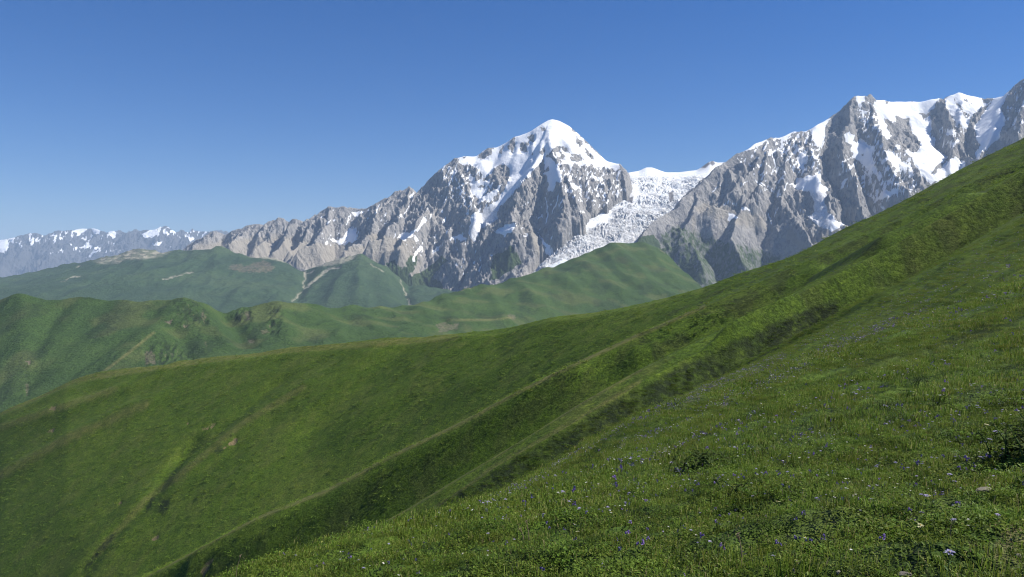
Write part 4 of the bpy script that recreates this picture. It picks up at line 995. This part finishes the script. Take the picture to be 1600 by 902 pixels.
def scatter(name, meshes, pts, rots, scl, idx):
    """one object that plants small turf clumps on the ground with geometry nodes"""
    src = bpy.data.collections.new(name + ' pieces')           # not linked to the scene: only a source
    for m in meshes:
        src.objects.link(bpy.data.objects.new(m.name, m))
    me = bpy.data.meshes.new(name)
    me.vertices.add(len(pts)); me.vertices.foreach_set('co', np.ascontiguousarray(pts, np.float32).ravel())
    a = me.attributes.new('rot', 'FLOAT_VECTOR', 'POINT'); a.data.foreach_set('vector', np.ascontiguousarray(rots, np.float32).ravel())
    a = me.attributes.new('scl', 'FLOAT', 'POINT'); a.data.foreach_set('value', np.ascontiguousarray(scl, np.float32))
    a = me.attributes.new('idx', 'INT', 'POINT'); a.data.foreach_set('value', np.ascontiguousarray(idx, np.int32))
    o = bpy.data.objects.new(name, me); COL.objects.link(o)
    g = bpy.data.node_groups.new(name, 'GeometryNodeTree')
    g.interface.new_socket('Geometry', in_out='INPUT', socket_type='NodeSocketGeometry')
    g.interface.new_socket('Geometry', in_out='OUTPUT', socket_type='NodeSocketGeometry')
    N = g.nodes.new
    gi, go, ip, ci = N('NodeGroupInput'), N('NodeGroupOutput'), N('GeometryNodeInstanceOnPoints'), N('GeometryNodeCollectionInfo')
    ci.inputs['Collection'].default_value = src; ci.inputs['Separate Children'].default_value = True; ci.inputs['Reset Children'].default_value = True
    def na(n, t):
        x = N('GeometryNodeInputNamedAttribute'); x.data_type = t; x.inputs['Name'].default_value = n
        return x.outputs['Attribute']
    er = N('FunctionNodeEulerToRotation')
    g.links.new(na('rot', 'FLOAT_VECTOR'), er.inputs[0])
    g.links.new(gi.outputs[0], ip.inputs['Points']); g.links.new(ci.outputs[0], ip.inputs['Instance'])
    ip.inputs['Pick Instance'].default_value = True
    g.links.new(na('idx', 'INT'), ip.inputs['Instance Index']); g.links.new(er.outputs[0], ip.inputs['Rotation']); g.links.new(na('scl', 'FLOAT'), ip.inputs['Scale'])
    g.links.new(ip.outputs[0], go.inputs[0])
    md = o.modifiers.new('scatter', 'NODES'); md.node_group = g
    return tag(o, kind='stuff')

def plant_band(name, seed, d0, d1, step, pxlo, pxhi, meshes, smin, smax, keep_fn=None, patch=0.0):
    """points with an even ground density"""
    g = np.random.default_rng(seed)
    ulo, uhi = uv(pxlo, 430)[0], uv(pxhi, 430)[0]
    n = int((uhi - ulo) * (d1 * d1 - d0 * d0) / 2 / (step * step))
    y = np.sqrt(g.uniform(d0 * d0, d1 * d1, n)); x = y * g.uniform(ulo, uhi, n)
    z = HILL.height_at(x, y)
    if keep_fn is not None:
        k = keep_fn(x, y, z, g)
        x, y, z = x[k], y[k], z[k]
    n = len(x)
    clump = fbm(x / (8 * step), y / (8 * step), 3, seed)
    s = g.uniform(smin, smax, n) * (1 + .35 * np.clip(clump, -1, 1))
    rot = np.stack([g.uniform(-.2, .2, n), g.uniform(-.2, .2, n), g.uniform(0, 6.28, n)], -1)
    idx = g.integers(0, len(meshes), n)
    if patch:                                   # neighbouring clumps belong to the same kind of turf
        a = 1.3 * fbm(x / patch, y / patch, 3, seed + 7) + g.normal(0, .30, n)
        b = 1.3 * fbm(x / (patch * 1.7) + 9, y / patch, 3, seed + 8) + g.normal(0, .30, n)
        fam = np.where(a > .16, np.where(b > .1, 1, 0), np.where(b > .14, 3, 2))
        fam = np.where((a > -.1) & (a < .12), g.integers(0, 3, n), fam)
        idx = fam * 3 + g.integers(0, 3, n)
    return scatter(name, meshes, np.stack([x, y, z], -1), rot, s, idx)

def bare_soil(x, y, z, g):
    px, py = to_px(x, y, z)
    m = area_mask(px, py, [[(1545, 940), (1552, 852), (1568, 820), (1610, 802), (1660, 940)]], 8)
    return g.uniform(0, 1, len(x)) > m * .55
def family(i0, radius, n, hmin, hmax, wid, leaves):
    # short bright turf, taller grass, broad-leaved herbs, dark herbs
    return ([turf_mesh(i0 + k, radius, n, hmin, hmax * .75, wid, leaves, .66, .40) for k in range(3)] + [turf_mesh(i0 + 3 + k, radius, int(n * .9), hmin * 1.3, hmax * .98, wid, leaves // 2, .58, .40) for k in range(3)]
            + [turf_mesh(i0 + 6 + k, radius, n // 3, hmin, hmax * .7, wid, int(leaves * 1.9), .54, .66) for k in range(3)] + [turf_mesh(i0 + 9 + k, radius, n // 2, hmin, hmax * .8, wid, int(leaves * 1.4), .2, .62) for k in range(3)])
near_m = family(0, .14, 90, .015, .050, .0019, 62)
mid_m = family(20, .34, 170, .02, .065, .0034, 100)
far_m = family(40, 1.0, 260, .04, .13, .010, 150)
plant_band('meadow_grass', 1, 1.6, 8.5, .112, 330, 1720, near_m, .75, 1.25, bare_soil, .5)
plant_band('meadow_grass', 2, 7.5, 28, .30, 380, 1720, mid_m, .75, 1.2, None, 1.0)
plant_band('meadow_grass', 3, 24, 135, 1.0, 560, 1720, far_m, .6, 1.1, lambda x, y, z, g: to_px(x, y, z)[0] > 600, 3.2)

# dark scrub on the flank of the first rib
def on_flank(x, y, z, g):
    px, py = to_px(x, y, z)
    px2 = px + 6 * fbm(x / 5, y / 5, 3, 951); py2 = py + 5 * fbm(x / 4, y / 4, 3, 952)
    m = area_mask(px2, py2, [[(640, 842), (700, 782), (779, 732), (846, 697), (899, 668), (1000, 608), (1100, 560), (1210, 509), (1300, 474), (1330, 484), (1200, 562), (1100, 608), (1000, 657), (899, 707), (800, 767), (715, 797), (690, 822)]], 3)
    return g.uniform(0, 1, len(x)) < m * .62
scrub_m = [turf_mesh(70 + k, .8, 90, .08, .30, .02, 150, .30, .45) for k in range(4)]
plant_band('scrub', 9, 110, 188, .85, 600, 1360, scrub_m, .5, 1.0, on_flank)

# rough tussocks over the slopes beyond the meadow
def tussock_mesh(i, radius, n, h, w, tone):
    r = random.Random(800 + i); B = Build()
    for _ in range(n):
        a, q = r.uniform(0, 6.28), radius * math.sqrt(r.random())
        la, L = r.uniform(0, 6.28), h * r.uniform(.6, 1.5)
        B.leaf((q * math.cos(a), q * math.sin(a), h * r.uniform(-.1, .5)), (math.cos(la), math.sin(la), r.uniform(.3, 1.6)), L, w * r.uniform(.6, 1.3), r.uniform(.1, .6), min(1, max(0, r.gauss(tone, .14))))
    return B.mesh('tussock', M_blade)
tus = [tussock_mesh(k, 1.2, 34, .34, .16, (.52, .46, .38, .58)[k % 4]) for k in range(8)]
tus_low = [tussock_mesh(20 + k, 1.2, 44, .30, .13, (.40, .36, .44, .33)[k % 4]) for k in range(6)]
plant_band('tussocks', 21, 132, 300, 1.7, 330, 1680, tus_low, .25, .6)
plant_band('tussocks', 22, 290, 900, 4.0, -60, 1680, tus, .7, 1.7)
# ================================================================== THINGS IN THE MEADOW
def empty(name, loc, rz=0.0, s=1.0, tilt=(0, 0)):
    o = bpy.data.objects.new(name, None); COL.objects.link(o)
    o.empty_display_size = .05
    o.location = loc; o.rotation_euler = (tilt[0], tilt[1], rz); o.scale = (s, s, s)
    return o
def part(name, me, parent, loc=(0, 0, 0), rot=(0, 0, 0), s=1.0):
    o = bpy.data.objects.new(name, me); COL.objects.link(o); o.parent = parent
    o.location = loc; o.rotation_euler = rot; o.scale = (s, s, s)
    return o
def copy_tree(o, parent=None):
    c = o.copy(); COL.objects.link(c); c.parent = parent
    for ch in list(o.children): copy_tree(ch, c)
    return c

M_stem = flat_mat('flower stem', (0.060, 0.105, 0.028), .6)
M_violet = flat_mat('violet petals', (0.26, 0.18, 0.46), .7, .25, None, .5)
M_indigo = flat_mat('indigo petals', (0.15, 0.125, 0.32), .7, .2, None, .4)
M_lilac = flat_mat('lilac petals', (0.41, 0.38, 0.57), .6, .3, None, .25)
M_white = flat_mat('white petals', (0.72, 0.72, 0.66), .6, .3, None, .15)
M_cream = flat_mat('cream petals', (0.62, 0.60, 0.36), .6, .3, None, .2)
M_heart = flat_mat('flower heart', (0.45, 0.33, 0.05), .7)

def stem_mesh(i, h):
    r = random.Random(300 + i); B = Build()
    a = r.uniform(0, 6.28); k = h * .12
    B.tube([(0, 0, -.02), (k * .3 * math.cos(a), k * .3 * math.sin(a), h * .5), (k * math.cos(a), k * math.sin(a), h)], [.0016, .0013, .0011], 5)
    for j in range(3):
        la = r.uniform(0, 6.28)
        B.leaf((0, 0, h * (.15 + .2 * j)), (math.cos(la), math.sin(la), .7), h * .4, h * .1, .3, .5)
    return B.mesh('stem', M_stem), (k * math.cos(a), k * math.sin(a), h)
def blossom_mesh(kind, i):
    r = random.Random(500 + i); B = Build()
    if kind in ('violet', 'indigo'):           # a short spray of nodding five-lobed bells
        mat = M_violet if kind == 'violet' else M_indigo
        for j in range(r.randint(5, 8)):
            a = r.uniform(0, 6.28); c = Vector((.012 * math.cos(a) * r.random(), .012 * math.sin(a) * r.random(), -.022 + .032 * r.random()))
            d = Vector((math.cos(a), math.sin(a), r.uniform(-.2, .7))).normalized()
            for q in range(5):
                t = 2 * math.pi * q / 5
                o1 = d.orthogonal().normalized(); o2 = d.cross(o1)
                pd = (d + (o1 * math.cos(t) + o2 * math.sin(t)) * .8).normalized()
                B.leaf(c, pd, .014, .008, .05, .5, tuple(d))
    elif kind == 'lilac':                       # flat scabious head with ray florets
        mat = M_lilac
        for q in range(18):
            t = 2 * math.pi * q / 18 + r.uniform(-.1, .1)
            L = .019 if q % 2 else .012
            B.leaf((0, 0, .002 * (q % 3)), (math.cos(t), math.sin(t), .18 + .25 * (q % 2 == 0)), L, .0075, .15, .5)
    else:                                       # five round petals
        mat = M_white if kind == 'white' else M_cream
        for j in range(3 if kind == 'cream' else 2):
            c = Vector((r.uniform(-.012, .012), r.uniform(-.012, .012), r.uniform(-.006, .004)))
            for q in range(5):
                t = 2 * math.pi * q / 5 + j
                B.leaf(c, (math.cos(t), math.sin(t), .35), .0105, .0095, .1, .5)
    return B.mesh('blossom', mat)
def heart_mesh():
    B = Build(); B.tube([(0, 0, -.001), (0, 0, .003), (0, 0, .0045)], [.003, .0032, .0008], 7)
    return B.mesh('flower_heart', M_heart)
HEART = heart_mesh()
PROTO = {}
for kind in ('violet', 'indigo', 'lilac', 'white', 'cream'):
    PROTO[kind] = []
    for i in range(3):
        sm, tip = stem_mesh(10 * len(PROTO) + i, random.uniform(.055, .10))
        PROTO[kind].append((sm, tip, blossom_mesh(kind, 10 * len(PROTO) + i)))
NAMES = {'violet': 'violet_bellflower', 'indigo': 'indigo_flower', 'lilac': 'lilac_scabious', 'white': 'white_flower', 'cream': 'cream_flower'}

def make_flower(kind, v):
    sm, tip, bm = PROTO[kind][v]
    root = empty(NAMES[kind], (0, 0, 0))
    part('stem', sm, root)
    b = part('blossom', bm, root, tip)
    if kind in ('lilac', 'white', 'cream'): part('flower_heart', HEART, b, (0, 0, .003))
    return root
FLOWER = {}
def plant_flower(kind, pos, label, group, s, g=random):
    v = g.randrange(3)
    o = FLOWER.get((kind, v))
    if o is None: o = FLOWER[(kind, v)] = make_flower(kind, v)
    else: o = copy_tree(o)
    o.location = pos; o.scale = (s, s, s)
    o.rotation_euler = (g.uniform(-.2, .2), g.uniform(-.2, .2), g.uniform(0, 6.28))
    tag(o, label, 'flower', group)
    return o
G = 'wildflowers in the meadow'
for kind, px, row, s, label in (
    ('violet', 1001, 856, 1.55, 'brightest violet flower cluster, low in the grass near the bottom centre'),
    ('violet', 977, 840, 1.2, 'upper violet flower of the pair just left above the brightest violet cluster'),
    ('violet', 964, 846, 1.1, 'leftmost violet flower beside the brightest violet cluster'),
    ('indigo', 969, 867, 1.1, 'dark indigo flower just below left of the brightest violet cluster'),
    ('indigo', 849, 899, 1.25, 'dark indigo flower at the very bottom edge of the meadow, left part'),
    ('violet', 1120, 822, 1.2, 'violet flower in pale grass right of the bottom centre, alone in its tuft'),
    ('lilac', 1078, 830, .9, 'small pale lilac flower above the violet cluster near the bottom centre'),
    ('violet', 1096, 842, 1.15, 'violet flower between the pale lilac one and the tall grass tuft'),
    ('violet', 1125, 860, 1.2, 'violet flower standing in tall grass blades close to the bottom edge'),
    ('violet', 1255, 806, 1.1, 'single violet flower above the pair of grey stones, upper one'),
    ('indigo', 1242, 813, 1.0, 'dark indigo flower just left below the single violet flower'),
    ('white', 1257, 848, 1.25, 'white flower between two dark indigo ones near the grey stones'),
    ('indigo', 1247, 851, 1.15, 'indigo flower left of the white one near the grey stones'),
    ('indigo', 1263, 854, 1.1, 'indigo flower right of the white one near the grey stones'),
    ('violet', 1217, 856, 1.1, 'violet flower left of the white and indigo trio'),
    ('violet', 1287, 852, 1.2, 'violet flower right of the white and indigo trio'),
    ('violet', 1373, 853, 1.2, 'violet flower in short turf halfway between the stones and the soil patch'),
    ('lilac', 1482, 890, 1.75, 'largest pale blue scabious head near the bottom right corner'),
    ('lilac', 1492, 825, 1.1, 'pale lilac flower below the brown slab in the right foreground'),
    ('violet', 1496, 793, 1.1, 'violet flower left below the brown slab stone'),
    ('lilac', 1558, 815, 1.0, 'pale lilac flower at the rim of the bare soil patch'),
    ('lilac', 1427, 821, 1.2, 'lilac scabious left of the cream seed head in the right foreground'),
    ('lilac', 1441, 811, 1.0, 'smaller lilac scabious just above its larger twin in the right foreground'),
    ('cream', 1439, 838, 1.4, 'cream flower on a bent stem below the lilac pair'),
    ('white', 1458, 787, 1.3, 'largest white flower left of the brown slab stone'),
    ('lilac', 1448, 784, 1.1, 'pale lilac flower touching the white one left of the brown slab'),
    ('white', 1333, 779, 1.1, 'left white flower of the close pair in the middle of the turf'),
    ('white', 1339, 776, 1.0, 'right white flower of the close pair in the middle of the turf'),
    ('cream', 1215, 788, 1.1, 'cream white flower alone on the left part of the near turf'),
    ('lilac', 1556, 684, 1.7, 'bright lilac flower head above the shaded leafy plant at the right edge'),
    ('lilac', 1546, 692, 1.3, 'dull lilac flower head left below the bright lilac one'),
    ('lilac', 1570, 668, 1.3, 'upper lilac flower head behind the leafy plant at the right edge'),
    ('cream', 1537, 676, 1.3, 'cream flower left of the bright lilac head at the right'),
    ('indigo', 1437, 731, 1.4, 'dark indigo flower left of the long shadow of the leafy plant'),
    ('lilac', 1531, 722, 1.1, 'lilac flower growing inside the dark shadow of the leafy plant'),
    ('lilac', 1482, 752, 1.3, 'grey lilac flower cluster below the long plant shadow, left one'),
    ('lilac', 1491, 758, 1.2, 'grey lilac flower cluster below the long plant shadow, right one'),
    ('white', 1406, 761, 1.0, 'small white flower above the turf between shadow and stones'),
    ('white', 957, 805, 1.2, 'white flower alone on the left slope of the near meadow'),
    ('white', 897, 823, 1.1, 'white flower at the left rim of the near meadow, lower one'),
    ('cream', 903, 842, 1.1, 'cream flower low on the left rim of the near meadow'),
    ('violet', 961, 762, 1.3, 'violet flower at the far left rim of the meadow beside a dark hollow'),
):
    p = HILL.hit(px, row + 8, 2.0)
    plant_flower(kind, p, label, G, s * .74 * max(1, .15 * p[1] + .2))
# the rest of the nearest three hundred
gr = random.Random(99)
n_left = 300 - 42
GEN = {'violet': 'small violet flower, one of many scattered through the near grass', 'indigo': 'small dark indigo flower, one of several scattered through the near grass', 'lilac': 'small pale lilac flower, one of many scattered through the near grass',
       'white': 'tiny white flower, one of many scattered through the near grass', 'cream': 'tiny cream flower, one of several scattered through the near grass'}
while n_left:
    y = math.sqrt(gr.uniform(3.2 ** 2, 15 ** 2)); u = gr.uniform(-.25, .66)
    x = u * y
    z = float(HILL.height_at(np.array([x]), np.array([y]))[0])
    px, row = to_px(x, y, z)
    if px < 420 or px > 1640 or row > 915 or (px > 1530 and row > 795): continue
    if perlin(np.array([x / 1.6]), np.array([y / 1.6]), 5)[0] < gr.uniform(-.5, .4): continue
    kind = gr.choices(['violet', 'indigo', 'lilac', 'white', 'cream'], [4, 2, 4, 3, 1.2])[0]
    plant_flower(kind, (x, y, z), GEN[kind], 'scattered ' + kind + ' flowers', gr.uniform(.45, .8), gr)
    n_left -= 1

# farther blossoms nobody could count
fl = []
for kind in ('violet', 'lilac', 'white', 'indigo'):
    for v in range(2):
        sm, tip, bm = PROTO[kind][v]
        me = bm.copy(); me.name = 'blossoms'
        co = np.zeros(len(me.vertices) * 3, np.float32); me.vertices.foreach_get('co', co)
        co = co.reshape(-1, 3) + np.array([0, 0, tip[2]], np.float32)
        me.vertices.foreach_set('co', co.ravel()); fl.append(me)
def in_drifts(x, y, z, g):
    px, py = to_px(x, y, z)
    drift = fbm(x / 6, y / 3, 3, 888)
    lil = line_mask(px, py, [(12, [(760, 795), (846, 746), (899, 711), (989, 658), (1065, 627), (1141, 591), (1220, 560)]), (10, [(940, 712), (1027, 676), (1103, 645), (1198, 604), (1300, 547), (1450, 480)]), (16, [(960, 740), (1060, 700), (1160, 670)])])
    return (px > 420) & (g.uniform(0, 1, len(x)) < .10 + .55 * sstep(0, .5, drift) + .9 * lil)
plant_band('wildflowers', 61, 9, 32, .24, 420, 1660, fl, 0.9, 1.5, in_drifts)
plant_band('wildflowers', 63, 3.6, 9.5, .13, 420, 1660, fl, .45, .75, in_drifts)
plant_band('wildflowers', 62, 30, 110, .5, 640, 1660, fl, 2.0, 3.6, in_drifts)

# ---- leafy plants
M_leaf = flat_mat('broad dark leaves', [(0.0, (0.022, 0.034, 0.008)), (0.6, (0.048, 0.074, 0.014)), (1.0, (0.090, 0.120, 0.026))], .85, .2, 'tone', .6)
def big_leaf(i, L, W, droop, tone):
    B = Build(); B.leaf((0, 0, 0), (1, 0, .25), L, W, droop, tone); return B.mesh('leaf', M_leaf)
LEAVES = [big_leaf(i, .09 + .012 * i, .032 + .004 * (i % 3), .25 + .1 * (i % 3), .3 + .12 * (i % 4)) for i in range(5)]
def stalk_mesh(h, lean, seed):
    r = random.Random(seed); B = Build(); a = r.uniform(0, 6.28)
    B.tube([(0, 0, -.03), (lean * .4 * math.cos(a), lean * .4 * math.sin(a), h * .55), (lean * math.cos(a), lean * math.sin(a), h)], [.006, .0045, .0022], 6)
    return B.mesh('stem', M_stem), Vector((lean * math.cos(a), lean * math.sin(a), h))
def leafy_plant(px, row, height, spread, stems, leaves, label, seed, lscale=1.0, name='leafy_plant'):
    r = random.Random(seed)
    p = HILL.hit(px, row, 2.0)
    root = empty(name, p, r.uniform(0, 6.28))
    tag(root, label, 'plant', 'leafy plants standing out of the meadow')
    for k in range(stems):
        h = height * r.uniform(.7, 1.1)
        me, tip = stalk_mesh(h, spread * r.uniform(.4, 1.0), seed * 50 + k)
        a, q = r.uniform(0, 6.28), spread * .8 * math.sqrt(r.random())
        base = Vector((q * math.cos(a), q * math.sin(a), 0))
        st = part('stem', me, root, base)
        for j in range(leaves // stems):
            t = r.uniform(.15, 1.0)
            part('leaf', r.choice(LEAVES), root, base + Vector((tip.x * t * t, tip.y * t * t, h * t)), (0, r.uniform(-.5, .35), r.uniform(0, 6.28)), lscale * r.uniform(.7, 1.25) * (1.15 - .4 * t))
    return root
leafy_plant(1612, 724, .35, .2, 10, 170, 'tall dark leafy plant cut by the right edge, throwing a long shadow', 11, .8)
leafy_plant(1582, 716, .26, .16, 7, 91, 'lower dark leafy plant left of the tall one at the right edge', 12, .7)
leafy_plant(1092, 738, .27, .30, 10, 130, 'dark bronze leafy plant in mid meadow, the widest one there', 13, .95)
leafy_plant(1066, 742, .22, .22, 5, 40, 'small dark leafy plant left beside the widest bronze one', 14, .8)
leafy_plant(1124, 736, .2, .3, 5, 44, 'fresh green leafy plant right beside the widest bronze one', 15, .8)
leafy_plant(1142, 772, .14, .16, 4, 36, 'low dark leafy clump in a hollow below the bronze plant', 16, .6)
leafy_plant(1440, 604, .2, .24, 7, 84, 'dark bushy clump high on the right slope of the meadow', 17, .45)
leafy_plant(1366, 651, .14, .18, 5, 50, 'small dark clump on the slope left below the bushy one', 18, .4)
leafy_plant(1470, 634, .14, .18, 5, 50, 'small dark clump on the slope right below the bushy one', 19, .4)
leafy_plant(934, 724, .34, .34, 5, 40, 'dark tuft at the far left rim of the near meadow', 20, 1.0)

# ---- stones
def stone_mesh(seed, sx, sy, sz):
    import bmesh
    bm = bmesh.new()
    bmesh.ops.create_icosphere(bm, subdivisions=4, radius=1)
    co = np.array([v.co[:] for v in bm.verts])
    r = np.random.default_rng(seed)
    for _ in range(16):                         # chop with random planes: angular, broken faces
        n = r.normal(size=3); n /= np.linalg.norm(n); k = r.uniform(.5, .85)
        dd = co @ n - k
        co = np.where(dd[:, None] > 0, co - dd[:, None] * n * .92, co)
    co += .05 * np.stack([fbm(co[:, 0] * 2.5 + 5, co[:, 1] * 2.5 + co[:, 2] * 2, 3, seed + k) for k in range(3)], -1)
    co *= np.array([sx, sy, sz])
    for v, c in zip(bm.verts, co): v.co = c
    me = bpy.data.meshes.new('stone'); bm.to_mesh(me); bm.free()
    me.polygons.foreach_set('use_smooth', np.zeros(len(me.polygons), bool))
    return me
tst = NT('weathered stone')
nn = tst.noise(38, 6, .7); n2 = tst.noise(9, 4, .6, off=4)
M_stone = tst.done(tst.mix(tst.ramp(n2, [(.45, 0.), (.6, .7)]), tst.ramp(nn, [(.3, (.10, .088, .075)), (.6, (.21, .19, .162)), (.75, (.30, .28, .25))]), (.20, .19, .12)), tst.bump(nn, .012, .9))
for px, row, sx, sy, sz, rz, dz, label, seed in (
    (1533, 772, .062, .035, .022, .2, .018, 'flat brown slab of stone lying in the right foreground turf', 1),
    (1245, 884, .020, .016, .017, .4, .012, 'upper grey stone of the two near the bottom edge', 2),
    (1240, 898, .013, .009, .018, 1.1, .016, 'pale triangular stone shard below the grey one at the bottom edge', 3),
    (1309, 899, .017, .011, .010, .1, .012, 'small grey stone in bare turf right of the pale shard', 4),
    (1412, 906, .040, .024, .020, -.1, .016, 'light brown stone cut by the bottom edge of the picture', 5),
    (1381, 718, .05, .014, .010, .15, .012, 'long pale stone sliver in the turf left of the plant shadow', 6),
    (1592, 872, .018, .014, .011, .8, .008, 'small stone on the bare soil patch, lower one', 7),
    (1580, 846, .014, .010, .008, .3, .006, 'small stone at the upper side of the bare soil patch', 8)):
    p = HILL.hit(px, row, 2.0)
    o = bpy.data.objects.new('stone', stone_mesh(seed, sx, sy, sz)); COL.objects.link(o)
    o.data.materials.append(M_stone)
    o.location = (p[0], p[1], p[2] + dz); o.rotation_euler = (.1, -.22, rz)
    tag(o, label, 'stone')

# ---- dry stalks from last year
M_dry = flat_mat('dry stalk', (0.20, 0.16, 0.10), .8)
for px, row, h, label, seed in ((827, 852, .17, 'brown dry stalk standing upright on the left meadow rim', 1), (819, 848, .10, 'shorter dry stalk leaning beside the upright brown one', 2), (1160, 882, .15, 'bleached dry grass stalk near the bottom edge', 3), (368, 905, .2, 'tall dry stalk at the lowest corner of the meadow rim', 4)):
    r = random.Random(seed + 70)
    B = Build(); a = r.uniform(-.3, .3)
    B.tube([(0, 0, -.02), (a * h * .3, 0, h * .5), (a * h, .02 * h, h)], [.0035, .003, .002], 6)
    B2 = Build()
    for k in range(9):
        t = 6.28 * k / 9
        B2.leaf((a * h, .02 * h, h - .004 * k), (math.cos(t), math.sin(t), .9), .022, .006, .1, .5)
    p = HILL.hit(px, row, 2.0)
    root = empty('dry_stalk', p); tag(root, label, 'plant')
    part('stem', B.mesh('stem', M_dry), root); part('seed_head', B2.mesh('seed_head', M_dry), root)
# ================================================================== HAZE
hz = np.array([(x, y, z) for z in (-1001, 2950) for y in (-2000, 60000) for x in (-50000, 50000)], float)
M_haze = bpy.data.materials.new('thin haze'); M_haze.use_nodes = True
ht = M_haze.node_tree
ht.nodes.remove(ht.nodes['Principled BSDF'])
pv = ht.nodes.new('ShaderNodeVolumePrincipled')
pv.inputs['Color'].default_value = (0.54, 0.73, 1.0, 1)
pv.inputs['Density'].default_value = 2.2e-5
pv.inputs['Anisotropy'].default_value = 0.0
ht.links.new(pv.outputs[0], ht.nodes['Material Output'].inputs['Volume'])
me = mesh_from('haze', hz, np.array([[0, 2, 3, 1], [4, 5, 7, 6], [0, 1, 5, 4], [2, 6, 7, 3], [0, 4, 6, 2], [1, 3, 7, 5]]), M_haze, smooth=False)
o = bpy.data.objects.new('haze', me); COL.objects.link(o); tag(o, kind='stuff')
